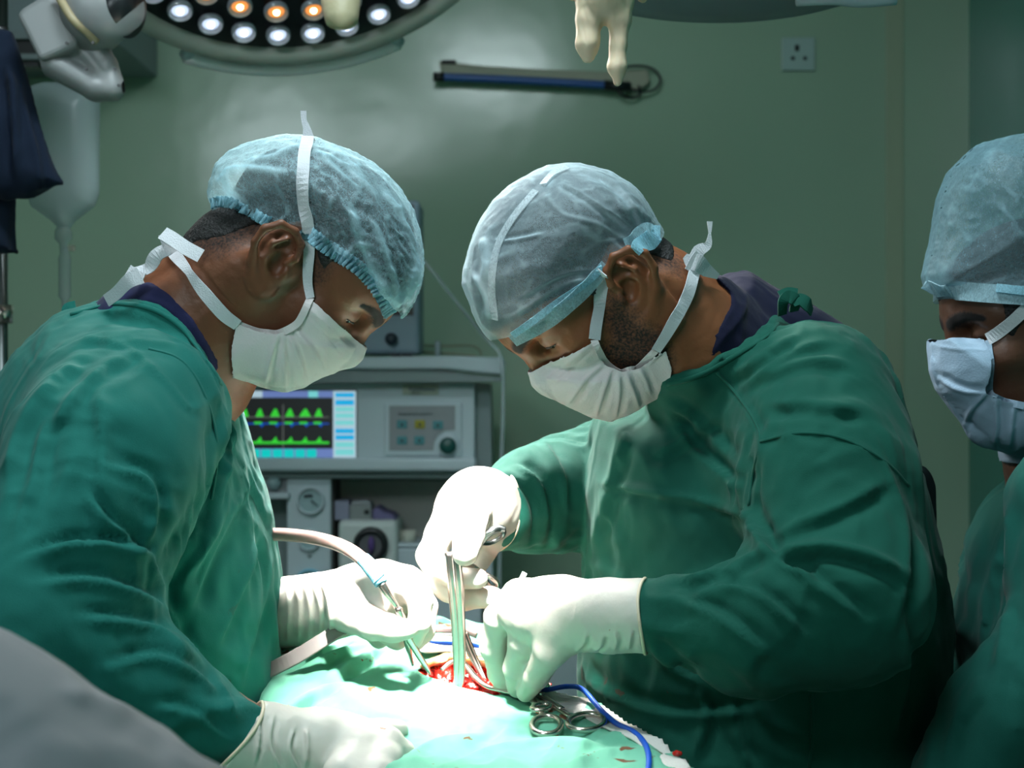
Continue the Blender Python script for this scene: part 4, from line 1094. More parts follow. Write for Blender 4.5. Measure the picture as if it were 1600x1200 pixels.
capB = build_shell(hB, 'surgical_cap', M['cap_b'], pB, SB, silB, .086, .072, edgeB, LO, (.20, .12, .21), off=.0065,
    disp=cap_disp((1010, 372), 0.03, .0012, 3.5, .0003, 40, ribs=None, fine=.0003, lines=[([(1005, 372), (985, 320), (950, 285), (900, 268)], 6, .003, 's', .3), ([(1000, 374), (950, 335), (895, 300), (868, 290)], 6, .003, 's', .3), ([(985, 380), (930, 350), (880, 335), (850, 300)], 5, .002, 'r', .15), ([(940, 425), (880, 432), (810, 470)], 5, .0022, 's', .2), ([(930, 435), (880, 446), (790, 500)], 4, .0018, 'r', .15), ([(772, 372), (800, 372), (850, 362)], 5, .003, 's', .35), ([(755, 370), (762, 400), (758, 440)], 10, .003, 'r', .45), ([(870, 268), (860, 285), (850, 292)], 6, .002, 'r', .4), ([(738, 425), (760, 460), (765, 500)], 7, .003, 'r', .5)]))
silMB = [(845, 592), (862, 618), (890, 636), (925, 651), (955, 655), (985, 646), (1010, 628), (1030, 603), (1039, 580), (1025, 548), (1000, 520), (940, 500), (925, 530)]
edgeMB = [(1025, 545), (1040, 575), (1048, 615), (980, 672), (900, 668), (835, 600), (845, 592), (885, 560), (926, 529), (935, 550), (950, 570), (972, 581), (995, 575), (1010, 560)]
pleatB = [([(945, 572), (915, 600), (890, 634)], 7, .0035, 's'), ([(958, 580), (948, 610), (935, 652)], 7, .0035, 's'), ([(970, 584), (972, 615), (965, 654)], 7, .003, 's'), ([(982, 582), (994, 610), (1002, 636)], 7, .0035, 's'), ([(1000, 572), (1012, 592), (1020, 615)], 6, .003, 's'),
          ([(922, 538), (888, 566), (852, 596)], 4, .0015, 'r'), ([(928, 545), (895, 573), (860, 604)], 3, -.0012, 'r')]
maskB = build_shell(hB, 'face_mask', M['mask'], pB, SB, silMB, .064, .060, edgeMB, (-.04, -.10, -.14), (.15, .10, .04), off=.003, edge_y=.060, closed=True, disp=mask_disp(pleatB), h=.0018, kk=.02)

# ------------------------------------------------------------------ third person at the right edge
hC = Head((1686, 522), 1.52, -1, 8, 6, 0, 1.0)
neckC = [(P(1650, 600, 1.60), P(1675, 720, 1.64), .062, .068), (P(1675, 720, 1.64), P(1700, 800, 1.66), .068, .10)]
SC_ = hC.shape(neckC, 12, .1)
pC, GC, fC = build_body(hC, SC_, M['skin_c'], 'person', 'person in pale blue cap and mask, upright at the right edge', 'person', (-.25, -.13, -.26), (.15, .13, .145), .0018, extra=[(TC, legs_box(TC), 0)])
hrC = build_hair(hC, SC_, pC, [(1740, 560), (1690, 540), (1650, 500), (1610, 480), (1590, 530), (1575, 520), (1570, 475), (1500, 460)], LO, HI)
silC = [(1456, 455), (1450, 430), (1462, 370), (1475, 300), (1490, 262), (1520, 232), (1570, 208), (1640, 196), (1720, 215), (1780, 280), (1800, 370), (1780, 470), (1700, 480), (1600, 475)]
edgeC = [(1800, 490), (1700, 480), (1600, 468), (1530, 466), (1470, 458), (1430, 452)]
capC = build_shell(hC, 'surgical_cap', M['cap_c'], pC, SC_, silC, .088, .075, edgeC, (-.135,-.12,-.15), (.17, .12, .22), off=.0065, disp=cap_disp((1700, 460), .04, .0012, 3.0, .0002, 40, fine=.0004))
silMC = [(1458, 520), (1456, 545), (1460, 580), (1470, 612), (1500, 650), (1540, 690), (1575, 706), (1610, 700), (1640, 640), (1600, 560), (1545, 528), (1500, 526)]
edgeMC = [(1440, 520), (1460, 519), (1500, 527), (1546, 528), (1550, 560), (1547, 614), (1570, 624), (1600, 632), (1660, 640), (1640, 730), (1540, 730), (1440, 640)]
pleatC = [([(1547, 614), (1520, 645), (1512, 672)], 7, .003, 's'), ([(1560, 622), (1562, 665), (1556, 704)], 7, .003, 's'), ([(1465, 585), (1500, 605), (1540, 610)], 7, .003, 's'), ([(1460, 540), (1500, 546), (1545, 548)], 3, .001, 'r'), ([(1590, 632), (1585, 670), (1580, 705)], 7, .003, 's')]
maskC = build_shell(hC, 'face_mask', M['mask_c'], pC, SC_, silMC, .064, .060, edgeMC, (-.04, -.10, -.14), (.15, .10, .04), off=.003, edge_y=.060, closed=True, disp=mask_disp(pleatC), h=.0018, kk=.02)

# eyes and brows
def face_bits(hd, par, look=-.35, lidgap=.4, both=True):
    for q in (-1, 1):
        c = hd.W((.0825, q * .032, .012)); f = hd.R[0]; g = f + hd.R[2] * look; g /= np.linalg.norm(g)
        e = MB().lathe(c - g * .0118 * hd.s, g, [(max(1e-4, .0118 * hd.s * math.sin(t)), .0118 * hd.s * (1 - math.cos(t))) for t in np.linspace(0, math.pi, 14)], 24).build('eye', M['eye'], par, True)
        MB().lathe(c + g * .0098 * hd.s, g, [(.0062 * hd.s, 0), (.0058 * hd.s, .0016 * hd.s), (.003 * hd.s, .0024 * hd.s), (0, .0027 * hd.s)], 20).build('iris', M['iris'], e, True)
        bv = bvh_f[hd]
        pts = []; nn = []
        for t in np.linspace(0, 1, 14):               # lashes along the lower rim of the upper lid
            y = q * (.0215 + .022 * t); z = .0085 - lidgap * .004 + .0016 * math.sin(t * 3.1)
            o = Vector(hd.W((.16, y, z))); r = bv.ray_cast(o, Vector(-hd.R[0]))
            if r[0] is not None: pts.append(np.array(r[0]) + hd.R[0] * .0008); nn.append(hd.R[0])
        if len(pts) > 4:
            v, f_ = tube_geo(pts, [.0005, .0012, .0013, .0011, .0004], 8, True, .7, nn); mesh_obj('eyelashes', v, f_, M['brow'], par)
bvh_f = {hA: bvh_of([pA]), hB: bvh_of([pB]), hC: bvh_of([pC])}
face_bits(hA, pA, -.5); face_bits(hB, pB, -.4); face_bits(hC, pC, -.05)
# ------------------------------------------------------------------ clothes
def poly_at(pts, Y): return [(P(x, y, Y)[0], P(x, y, Y)[2]) for x, y in pts]
def clipped(S, caps, poly, k=.015):
    """round solids kept only inside an outline seen from the side (a collar)"""
    poly = np.array(poly)
    for a, b, ra, rb in caps:
        T_ = Shape().cap(a, b, ra, rb); fn0 = T_.ops[0][2]; lo, hi = T_.ops[0][3], T_.ops[0][4]
        def fn(X, Y, Z, fn0=fn0):
            d = poly_sd(X[:, :1, :] + 0 * Z[:, :1, :], Z[:, :1, :] + 0 * X[:, :1, :], poly)
            return np.maximum(fn0(X, Y, Z), d)
        S.op('u', k, fn, lo, hi)
def grow(neck, d): return [(a, b, ra + d, rb + d) for a, b, ra, rb in neck]

def build_cloth(name, S, box, h, mat, par, lines=(), crease=(.004, 9, .0018, 30), zstain=None, post=None, label=None, it=4):
    G = Grid(*box, h); f = S.field(G); v, q = nets(f, G); v = smooth(v, q, it, .5)
    n = normals(v, q)
    rot = np.array([[.8, .1, .6], [-.1, 1, .0], [-.6, .0, .8]])
    p = v @ rot.T
    d = crease[0] * (ridged(p * np.array([crease[1], crease[1], crease[1] * .45]) + 2 * fbm(v * 4, 2)[:, None], 3) - .75) * (.35 + .65 * np.clip(fbm(v * 5 + 9, 2) + .5, 0, 1))
    d = d + crease[2] * (ridged(p * np.array([crease[3], crease[3], crease[3] * .5]) + 9, 2) - .6) * np.clip(fbm(v * 7 + 3, 2) + .4, 0, 1)
    v = v + n * d[:, None]
    n = normals(v, q); v = v + n * folds(v, n, lines)[:, None]
    v = smooth(v, q, 1, .35)
    o = mesh_obj(name, v, q, mat, par)
    if zstain is not None: set_attr(o, 'stain', zstain(v))
    if label: o['label'] = label
    return o

# left surgeon --------------------------------------------------------------
gownA = Shape()
polA = [(108, 487), (160, 471), (200, 469), (250, 481), (292, 512), (328, 562), (348, 596), (370, 640), (386, 690), (402, 740), (419, 800), (431, 870), (438, 950), (442, 1040), (443, 1120), (440, 1300), (420, 1940),
        (-60, 1940), (-150, 1400), (-180, 1000), (-130, 800), (-60, 690), (0, 612), (50, 545), (88, 505)]
gownA.infl(poly_at(polA, 1.57), 1.57, .20, .17, k=0, pw=2.2)
gownA.chain([P(215, 655, 1.40), P(165, 730, 1.34), P(60, 985, 1.25)], [.088, .095, .088], k=.07)
gownA.chain([P(60, 985, 1.25), P(215, 1078, 1.26), P(378, 1153, 1.282)], [.084, .062, .0345], k=.03)
gownA.chain([P(230, 600, 1.74), P(200, 930, 1.79), P(395, 962, 1.64)], [.085, .070, .040], k=.05)
clipped(gownA, grow(neckA[:2], .012), poly_at([(108, 487), (160, 471), (200, 469), (250, 481), (290, 513), (320, 560), (332, 592), (350, 800), (340, 900), (0, 900), (0, 600)], 1.44))
foldA = [([(345, 610), (300, 640), (262, 600), (200, 545), (110, 520)], 5, .003, 'r'),
         ([(352, 640), (345, 700), (338, 770), (300, 840), (262, 900)], 22, -.016, 's'),
         ([(300, 530), (335, 590), (360, 660), (352, 740), (335, 800)], 16, .008, 's'),
         ([(150, 560), (90, 600), (40, 680), (20, 780)], 18, .008, 's'), ([(210, 560), (140, 600), (80, 690)], 14, .006, 's'),
         ([(140, 760), (160, 800), (200, 830), (245, 868)], 12, .010, 's'), ([(245, 868), (180, 850), (110, 848), (40, 868)], 14, -.013, 's'),
         ([(240, 870), (255, 900), (275, 960), (300, 1000)], 12, .008, 's'), ([(60, 905), (150, 900), (230, 925), (275, 960)], 14, .010, 's'),
         ([(120, 960), (200, 965), (270, 985), (320, 1030)], 13, .009, 's'), ([(160, 1040), (240, 1020), (300, 1040), (345, 1080)], 12, .007, 's'),
         ([(345, 1060), (362, 1085), (372, 1110)], 9, .006, 's'), ([(240, 1100), (300, 1110), (360, 1150)], 12, .006, 's'),
         ([(150, 720), (230, 740), (250, 790), (238, 860)], 12, .007, 's'), ([(140, 860), (150, 700), (142, 600)], 16, .005, 's'),
         ([(400, 750), (340, 860), (300, 960)], 15, .008, 's'), ([(415, 830), (380, 930), (345, 1010)], 14, .007, 's'), ([(430, 900), (400, 1000), (385, 1060)], 12, .006, 's'),
         ([(375, 660), (392, 760), (400, 860), (395, 960)], 14, .006, 's'), ([(330, 800), (290, 880), (275, 930)], 14, -.007, 's'),
         ([(118, 500), (180, 486), (240, 500), (285, 540), (322, 600)], 4, .0022, 'r'), ([(80, 640), (60, 760), (30, 850)], 16, .006, 's')]
gA_ = build_cloth('surgical_gown', gownA, ((-1.02, 1.10, .50), (-.20, 1.92, 1.50)), .0044, M['gown_a'], pA, foldA, (.0038, 8, .0030, 24),
    zstain=lambda v: np.clip((proj(v)[:, 0] - 330) / 70, 0, 1) * np.clip((1.22 - v[:, 2]) / .12, 0, 1))
scrA = Shape()
scrA.infl(poly_at([(160, 473), (185, 449), (225, 443), (262, 463), (300, 502), (330, 560), (338, 585), (330, 700), (150, 700), (120, 520)], 1.55), 1.55, .10, .06, k=0)
clipped(scrA, grow(neckA[:2], .006), poly_at([(160, 473), (185, 449), (225, 443), (262, 463), (298, 502), (322, 545), (333, 566), (336, 600), (330, 700), (150, 700)], 1.44))
build_cloth('scrub_shirt', scrA, ((-.46, 1.36, 1.28), (-.25, 1.72, 1.50)), .003, M['navy'], pA, [([(215, 462), (260, 480), (296, 520), (322, 575)], 4, .002, 'r')], (.001, 14, .0008, 40), it=2)

# right surgeon -------------------------------------------------------------
gownB = Shape()
polB = [(1038, 598), (1110, 574), (1160, 543), (1200, 516), (1228, 489), (1262, 492), (1300, 514), (1335, 547), (1365, 592), (1390, 642), (1415, 702), (1436, 765), (1451, 832), (1464, 900), (1472, 970), (1468, 1060), (1452, 1150), (1440, 1250), (1420, 1500), (1380, 1940),
        (960, 1940), (950, 1500), (925, 1250), (908, 1120), (903, 1030), (912, 930), (913, 850), (912, 760), (922, 690), (930, 645), (985, 640), (1020, 620)]
gownB.infl(poly_at(polB, 1.63), 1.63, .19, .16, k=0, pw=2.2)
gownB.chain([P(1035, 740, 1.73), P(900, 766, 1.69), P(835, 782, 1.63), P(778, 801, 1.575)], [.092, .070, .062, .0415], k=.03)
gownB.chain([P(1268, 640, 1.47), P(1295, 760, 1.39), P(1315, 930, 1.32)], [.090, .088, .076], k=.05)
gownB.chain([P(1315, 930, 1.32), P(1180, 982, 1.30), P(1006, 962, 1.327)], [.078, .062, .0325], k=.03)
clipped(gownB, grow(neckB, .013), poly_at([(1036, 598), (1075, 589), (1110, 575), (1160, 545), (1195, 523), (1228, 489), (1240, 480), (1330, 560), (1400, 900), (950, 900)], 1.46))
foldB = [([(1120, 590), (1160, 640), (1185, 690), (1170, 760)], 4, .0025, 'r'), ([(1185, 690), (1260, 676), (1330, 690), (1390, 730)], 4, .0025, 'r'), ([(1130, 590), (1175, 632), (1200, 685)], 5, -.002, 'r'),
         ([(1172, 700), (1165, 780), (1190, 830), (1212, 868)], 16, .014, 's'), ([(1212, 868), (1290, 862), (1360, 878), (1410, 905)], 13, -.013, 's'), ([(1215, 866), (1240, 885), (1275, 890)], 10, .010, 's'),
         ([(1200, 868), (1120, 900), (1060, 915)], 12, .007, 's'), ([(1120, 905), (1190, 925), (1260, 985)], 13, .009, 's'), ([(1060, 930), (1130, 960), (1210, 1020)], 14, .007, 's'), ([(1020, 1000), (1060, 1040), (1100, 1060)], 12, .007, 's'),
         ([(1240, 880), (1300, 920), (1350, 960)], 14, .009, 's'), ([(1390, 760), (1320, 800), (1220, 840)], 16, .007, 's'), ([(1350, 650), (1280, 640), (1200, 640)], 14, .006, 's'), ([(1330, 580), (1260, 570), (1180, 600)], 14, .006, 's'),
         ([(1250, 530), (1200, 560), (1140, 600)], 12, .006, 's'), ([(1300, 540), (1230, 560), (1150, 625)], 12, .005, 's'),
         ([(940, 758), (1020, 775), (1100, 790), (1190, 815)], 9, -.010, 's'), ([(1050, 640), (1090, 700), (1140, 740), (1170, 760)], 13, .008, 's'), ([(990, 660), (960, 760), (930, 870)], 14, .006, 's'),
         ([(1130, 650), (1080, 690), (1020, 720)], 12, .006, 's'), ([(1040, 620), (1100, 660), (1170, 740)], 12, .006, 's'),
         ([(770, 740), (810, 760), (830, 800), (828, 850)], 8, .007, 's'), ([(800, 715), (845, 750), (860, 810), (850, 860)], 9, .007, 's'), ([(850, 680), (885, 740), (890, 800)], 11, .007, 's'), ([(780, 770), (800, 790), (805, 830)], 6, .004, 's'),
         ([(905, 1040), (960, 1080), (1060, 1110), (1200, 1100)], 14, .006, 's'), ([(1100, 1080), (1110, 1130), (1090, 1190)], 12, .007, 's'), ([(1150, 1090), (1160, 1150), (1180, 1200)], 12, .006, 's'), ([(1265, 1085), (1270, 1140), (1262, 1200)], 5, .004, 'r'),
         ([(1420, 960), (1425, 1060), (1400, 1160)], 14, .007, 's'), ([(1380, 700), (1420, 800), (1425, 900), (1400, 1000)], 16, .006, 's')]
gB_ = build_cloth('surgical_gown', gownB, ((-.04, 1.14, .50), (.56, 1.90, 1.50)), .0044, M['gown_b'], pB, foldB, (.0038, 8, .0030, 24),
    zstain=lambda v: np.clip((1180 - proj(v)[:, 0]) / 90, 0, 1) * np.clip((1.16 - v[:, 2]) / .06, 0, 1))
scrB = Shape()
scrB.infl(poly_at([(1118, 436), (1140, 427), (1168, 424), (1200, 445), (1235, 463), (1270, 478), (1312, 505), (1348, 550), (1352, 600), (1300, 700), (1150, 700), (1080, 590), (1100, 548), (1125, 500)], 1.60), 1.60, .085, .05, k=0)
clipped(scrB, grow(neckB[:2], .0065), poly_at([(1122, 432), (1142, 424), (1168, 422), (1202, 445), (1235, 464), (1240, 600), (1150, 700), (1080, 640), (1077, 584), (1094, 560), (1122, 520), (1149, 480), (1152, 455)], 1.46))
build_cloth('scrub_shirt', scrB, ((.16, 1.38, 1.30), (.42, 1.74, 1.52)), .003, M['navy_b'], pB, [([(1165, 455), (1160, 490), (1125, 535), (1100, 575)], 5, .0025, 'r')], (.001, 14, .0008, 40), it=2)

# third person ----------------------------------------------------------------
gownC = Shape()
polC = [(1650, 722), (1602, 740), (1570, 768), (1546, 802), (1526, 850), (1513, 920), (1502, 985), (1520, 1100), (1510, 1400), (1500, 1900), (1980, 1900), (2010, 900), (1880, 760), (1740, 712)]
gownC.infl(poly_at(polC, 1.66), 1.66, .18, .15, k=0, pw=2.2)
gownC.chain([P(1700, 800, 1.50), P(1690, 1000, 1.44), P(1560, 1120, 1.42), P(1500, 1230, 1.42)], [.085, .075, .055, .05], k=.05)
gownC.chain([P(1660, 850, 1.84), P(1600, 1040, 1.82), P(1500, 1075, 1.74), P(1478, 1180, 1.72)], [.08, .07, .042, .045], k=.05)
foldC = [([(1600, 760), (1570, 860), (1545, 960), (1530, 1060)], 14, .008, 's'), ([(1590, 880), (1575, 980), (1570, 1100)], 12, .007, 's'), ([(1500, 1000), (1475, 1050), (1470, 1110)], 10, .008, 's'), ([(1530, 1090), (1500, 1140), (1490, 1200)], 12, .007, 's')]
build_cloth('surgical_gown', gownC, ((.38, 1.28, .55), (1.10, 1.98, 1.40)), .007, M['gown_c'], pC, foldC, (.005, 8, .0015, 26))

# trousers and clogs (below the frame, so that the figures stand on the floor)
def legwear(par, hip, feet, fx):
    S = Shape()
    for s, f in zip((-.09, .09), feet):
        S.chain([np.array(hip) + [0, s, -.12], np.array(hip) * .5 + np.array(f) * .5 + [0, 0, .02], np.array(f) + [0, 0, .12]], [.105, .082, .07], k=.02)
    lo = np.min([o[3] for o in S.ops], 0); hi = np.max([o[4] for o in S.ops], 0)
    G = Grid(lo, hi, .012); v, q = nets(S.field(G), G); mesh_obj('trousers', smooth(v, q, 2), q, M['navy'], par)
    for f in feet:
        S = Shape(); f = np.array(f, float); S.cap(f + [-.02 * fx, 0, .048], f + [.12 * fx, 0, .040], .050, .044, k=.02)
        G = Grid(f + [-.25, -.1, -.02], f + [.25, .1, .14], .006); ff = np.maximum(S.field(G), (0.004 - G.Z).astype(np.float32) + 0 * G.X + 0 * G.Y)
        v, q = nets(ff, G); mesh_obj('clog', smooth(v, q, 2), q, M['white_plastic'], par)
legwear(pA, qA, [(-.44, 1.47, 0), (-.47, 1.68, 0)], 1); legwear(pB, qB, [(.32, 1.55, 0), (.34, 1.76, 0)], -1); legwear(pC, qC, [(.70, 1.60, 0), (.72, 1.80, 0)], -1)

# gloves ---------------------------------------------------------------------
wr = [([(448 + i * 15, 900 + 3 * i), (455 + i * 16, 950), (452 + i * 17, 1005)], 5.5, .0022, 's') for i in range(5)]
wr += [([(570, 985), (600, 968), (628, 955)], 3, -.001, 'r')]
build_glove(gAl, pA, wr)
build_glove(gAr, pA, [([(430, 1120), (425, 1160), (440, 1200)], 6, .0035, 's'), ([(462, 1140), (455, 1170), (468, 1200)], 5, .003, 's'), ([(405, 1115), (408, 1150), (400, 1195)], 5, .003, 's'), ([(478, 1138), (480, 1165), (476, 1200)], 4, .004, 'r')],
            (P(372, 1151, 1.278), P(352, 1144, 1.275) - P(372, 1153, 1.278) + np.array([-.001, 0, .004])))
build_glove(gBl, pB, [([(990, 985), (988, 1003), (985, 1016)], 4, .003, 's'), ([(965, 985), (968, 1003), (962, 1018)], 5, .003, 's'), ([(945, 995), (942, 1010), (930, 1020)], 5, .003, 's'), ([(920, 990), (915, 1008), (900, 1020)], 5, .0025, 's')],
            (P(1008, 962, 1.326), np.array([1.0, -.25, .06])))
build_glove(gBr, pB, [([(752, 760), (770, 790), (762, 830)], 5, .003, 's')], (P(778, 800, 1.578), np.array([1.0, .65, -.2])))
# ------------------------------------------------------------------ tapes, hems, ties on the figures
bvA = bvh_of([pA, capA, maskA]); bvB = bvh_of([pB, capB, maskB]); bvC = bvh_of([pC, capC, maskC])
def strip(bv, name, pts, w, mat, par, off=.003, head=(), tail=(), fb=1.45, n=6, thick=.0009, sm=3):
    """tape lying on a surface; head/tail = extra free 3D points"""
    a, nn = lay(bv, pts, off, n, fb, sm)
    a = [np.array(h) for h in head] + a + [np.array(h) for h in tail]
    nn = [nn[0]] * len(head) + nn + [nn[-1]] * len(tail)
    return ribbon(name, a, nn, w, mat, par, thick)
FC = np.array([0, -1.0, 0])
def ruffle(bv, name, pts, w, mat, par, off):
    a, nn = lay(bv, pts, off, 24, 1.45, 12)
    a = [p + n_ * .0010 * math.sin(i * 1.25) for i, (p, n_) in enumerate(zip(a, nn))]
    nn = [n_ + np.array([.35 * math.cos(i * 1.25), 0, .35 * math.sin(i * 1.1)]) for i, n_ in enumerate(nn)]
    ww = [w * (1 + .14 * math.sin(i * 1.25 + 1)) for i in range(len(a))]
    v, f = ribbon_geo(a, ww, .0007, nn); return mesh_obj(name, v, f, mat, par, smooth=True)
# left surgeon: upper tie over the cap with its loose end standing up, lower tie round the neck
t1 = strip(bvA, 'mask_tie', [(486, 467), (482, 430), (485, 380), (478, 330), (473, 280), (476, 240), (481, 218)], [.0085, .011, .0125, .012, .0125], M['tie'], maskA, .0035)
ribbon('tie_end', spline([P(483, 222, 1.46), P(479, 200, 1.46), P(475, 188, 1.46), P(474, 173, 1.46)], 4), FC, [.013, .0075, .0055, .006], M['tie'], maskA)
strip(bvA, 'mask_tie', [(372, 506), (352, 492), (330, 468), (308, 440), (294, 420), (275, 398), (262, 384)], [.012, .0135, .013, .008, .013, .011], M['tie'], maskA, .004)
kn = P(266, 386, 1.44)
ribbon('tie_bow', spline([P(314, 400, 1.43), P(290, 387, 1.43), P(268, 372, 1.435), P(254, 364, 1.44)], 5), FC + [.1, 0, .3], .0145, M['tie'], maskA)
ribbon('tie_bow', spline([P(255, 366, 1.44), P(262, 384, 1.44), P(270, 396, 1.44)], 4), FC + [.3, 0, 0], .010, M['tie'], maskA)
ribbon('tie_end', spline([P(266, 388, 1.44), P(246, 398, 1.445), P(232, 418, 1.45), P(216, 423, 1.455), P(200, 423, 1.46)], 5), FC + [.1, 0, .4], [.014, .0155, .012, .006], M['tie'], maskA)
ribbon('tie_end', spline([P(200, 422, 1.455), P(214, 431, 1.45), P(224, 436, 1.445)], 4), FC, .012, M['tie'], maskA)
ribbon('tie_end', spline([P(220, 430, 1.44), P(200, 440, 1.44), P(182, 458, 1.45), P(166, 470, 1.46)], 5), FC, [.017, .013, .013], M['tie'], maskA)
# hems of the mask
strip(bvA, 'mask_hem', [(486, 466), (474, 492), (462, 508), (435, 521), (405, 517), (371, 505)], .0075, M['mask'], maskA, .0022)
ruffle(bvA, 'elastic_edge', [(336, 318), (362, 318), (392, 333), (422, 346)], .011, M['cap_edge'], capA, .004)
ruffle(bvA, 'elastic_edge', [(478, 362), (494, 372), (520, 392), (552, 412), (578, 436), (597, 466), (606, 488)], .015, M['cap_edge'], capA, .004)
# right surgeon
strip(bvB, 'mask_tie', [(927, 530), (930, 505), (936, 470), (941, 440), (944, 425)], .0125, M['tie'], maskB, .003)
strip(bvB, 'mask_tie', [(1024, 545), (1040, 520), (1058, 488), (1072, 460), (1080, 432), (1084, 418)], [.010, .013, .0135, .012], M['tie'], maskB, .004)
ribbon('tie_bow', spline([P(1070, 400, 1.45), P(1080, 408, 1.45), P(1092, 412, 1.45), P(1104, 422, 1.46), P(1122, 432, 1.47)], 5), FC, [.006, .016, .018, .014, .006], M['tie'], maskB)
ribbon('tie_bow', spline([P(1078, 424, 1.45), P(1088, 405, 1.45), P(1094, 398, 1.45)], 4), FC + [.3, 0, 0], .012, M['tie'], maskB)
ribbon('tie_end', spline([P(1080, 412, 1.45), P(1092, 392, 1.45), P(1106, 383, 1.45), P(1109, 365, 1.45), P(1109, 346, 1.45)], 5), FC + [.2, 0, .2], [.010, .013, .008, .0025, .006], M['tie'], maskB)
strip(bvB, 'mask_hem', [(927, 531), (936, 552), (950, 569), (972, 580), (994, 575), (1010, 560), (1024, 546)], .0075, M['mask'], maskB, .0022)
strip(bvB, 'cap_hem', [(803, 530), (838, 510), (870, 488), (905, 458), (930, 432), (945, 414)], [.014, .018, .017, .012], M['cap_hem_b'], capB, .003)
strip(bvB, 'cap_tie', [(803, 521), (836, 498), (868, 474), (905, 448), (944, 418)], .007, M['cap_edge'], capB, .0035)
strip(bvB, 'cap_tie', [(972, 384), (988, 374), (1002, 362), (1012, 357)], [.012, .016, .010], M['cap_hem_b'], capB, .005)
strip(bvB, 'cap_tie', [(988, 392), (1002, 383), (1016, 372), (1024, 368)], [.012, .020, .018], M['cap_edge'], capB, .006)
strip(bvB, 'cap_seam', [(775, 498), (770, 462), (772, 420), (782, 378), (806, 338), (838, 300)], .0085, M['seam'], capB, .0022)
strip(bvB, 'cap_seam', [(850, 290), (866, 272), (886, 264)], .009, M['seam'], capB, .0022)
# third person
strip(bvC, 'mask_tie', [(1546, 530), (1570, 510), (1600, 484), (1625, 462)], .013, M['tie'], maskC, .004, n=6)
strip(bvC, 'mask_hem', [(1546, 531), (1549, 575), (1547, 614), (1570, 626), (1600, 634)], .0075, M['mask_c'], maskC, .0022)
strip(bvC, 'cap_hem', [(1449, 448), (1480, 452), (1530, 458), (1600, 462), (1680, 470)], .020, M['cap_hem_b'], capC, .003)
strip(bvC, 'cap_tie', [(1558, 452), (1600, 456), (1680, 460)], .009, M['cap_edge'], capC, .006)

# gown seams, collar tapes and ties
bgA = bvh_of([gA_]); bgB = bvh_of([gB_])
def seam(bg, pts, par, mat, r=.0016, name='seam', fb=1.4):
    a, nn = lay(bg, pts, .0004, 6, fb, 3); v, f = tube_geo(a, r, 8, True, .6, nn); return mesh_obj(name, v, f, mat, par)
seam(bgA, [(110, 492), (160, 478), (200, 475), (248, 487), (289, 518), (324, 568), (345, 600)], gA_, M['gown_a'], .0028, 'collar_binding')
seam(bgA, [(232, 545), (280, 560), (312, 600), (334, 660), (340, 720), (330, 780)], gA_, M['gown_a'])
seam(bgB, [(1042, 600), (1078, 592), (1112, 578), (1162, 548), (1198, 526), (1226, 493)], gB_, M['gown_b'], .0028, 'collar_binding')
seam(bgB, [(1120, 582), (1150, 615), (1178, 655), (1188, 690), (1176, 740), (1170, 790)], gB_, M['gown_b'])
seam(bgB, [(1188, 690), (1250, 676), (1320, 686), (1385, 722), (1420, 760)], gB_, M['gown_b'])
seam(bgB, [(1268, 1085), (1270, 1140), (1264, 1198)], gB_, M['gown_b'])
ribbon('gown_tie', spline([P(1222, 492, 1.50), P(1224, 472, 1.49), P(1232, 464, 1.49), P(1243, 470, 1.49), P(1240, 486, 1.50)], 5), FC + [.2, 0, .2], [.010, .012, .014, .010], M['gown_b'], gB_, .002)
ribbon('gown_tie', spline([P(1238, 474, 1.49), P(1250, 468, 1.49), P(1262, 476, 1.49), P(1268, 488, 1.50)], 5), FC + [0, 0, .5], [.009, .014, .015, .009], M['gown_b'], gB_, .002)
ribbon('gown_tie', spline([P(1218, 462, 1.50), P(1232, 456, 1.50), P(1246, 458, 1.50)], 4), FC + [0, 0, .5], .010, M['gown_b'], gB_, .002)
ribbon('gown_tie', spline([P(112, 492, 1.55), P(104, 488, 1.54), P(105, 480, 1.54), P(118, 476, 1.54)], 4), FC + [0, 0, .4], .009, M['gown_a'], gA_, .002)
# dark back straps hanging behind the right surgeon
ribbon('back_strap', spline([P(1432, 728, 1.62), P(1446, 736, 1.62), P(1453, 760, 1.62), P(1454, 800, 1.62), P(1457, 850, 1.62), P(1460, 872, 1.62)], 6), FC + [.4, 0, 0], [.004, .006, .014, .015, .012, .006], M['black'], gB_, .002)
ribbon('back_strap', spline([P(1462, 958, 1.66), P(1474, 966, 1.66), P(1482, 976, 1.66), P(1490, 994, 1.66)], 5), FC + [.3, 0, .3], [.006, .010, .015, .009], M['black'], gB_, .003)
# ------------------------------------------------------------------ patient, drape, wound, table
ctl = [(440, 1012, 1.62), (520, 990, 1.66), (600, 970, 1.70), (690, 962, 1.74), (745, 990, 1.70), (440, 1060, 1.52), (440, 1130, 1.42), (520, 1110, 1.43), (600, 1060, 1.5), (620, 1018, 1.58), (640, 1130, 1.38), (640, 1190, 1.27),
       (700, 1090, 1.47), (760, 1122, 1.40), (800, 1182, 1.27), (840, 1084, 1.50), (850, 1130, 1.385), (930, 1108, 1.42), (960, 1168, 1.26), (1000, 1142, 1.34), (1080, 1197, 1.22), (830, 1062, 1.55), (740, 1058, 1.52), (700, 1020, 1.60),
       (600, 1330, 1.08), (900, 1340, 1.05), (1200, 1340, 1.02), (430, 1300, 1.15), (780, 1035, 1.58), (330, 1250, 1.20)]
cw = np.array([P(*c) for c in ctl]); cx = cw[:, :2]; cz = cw[:, 2]
def tps(a, b):
    r2 = ((a[:, None] - b[None]) ** 2).sum(-1) + 1e-9; return r2 * np.log(r2) * .5
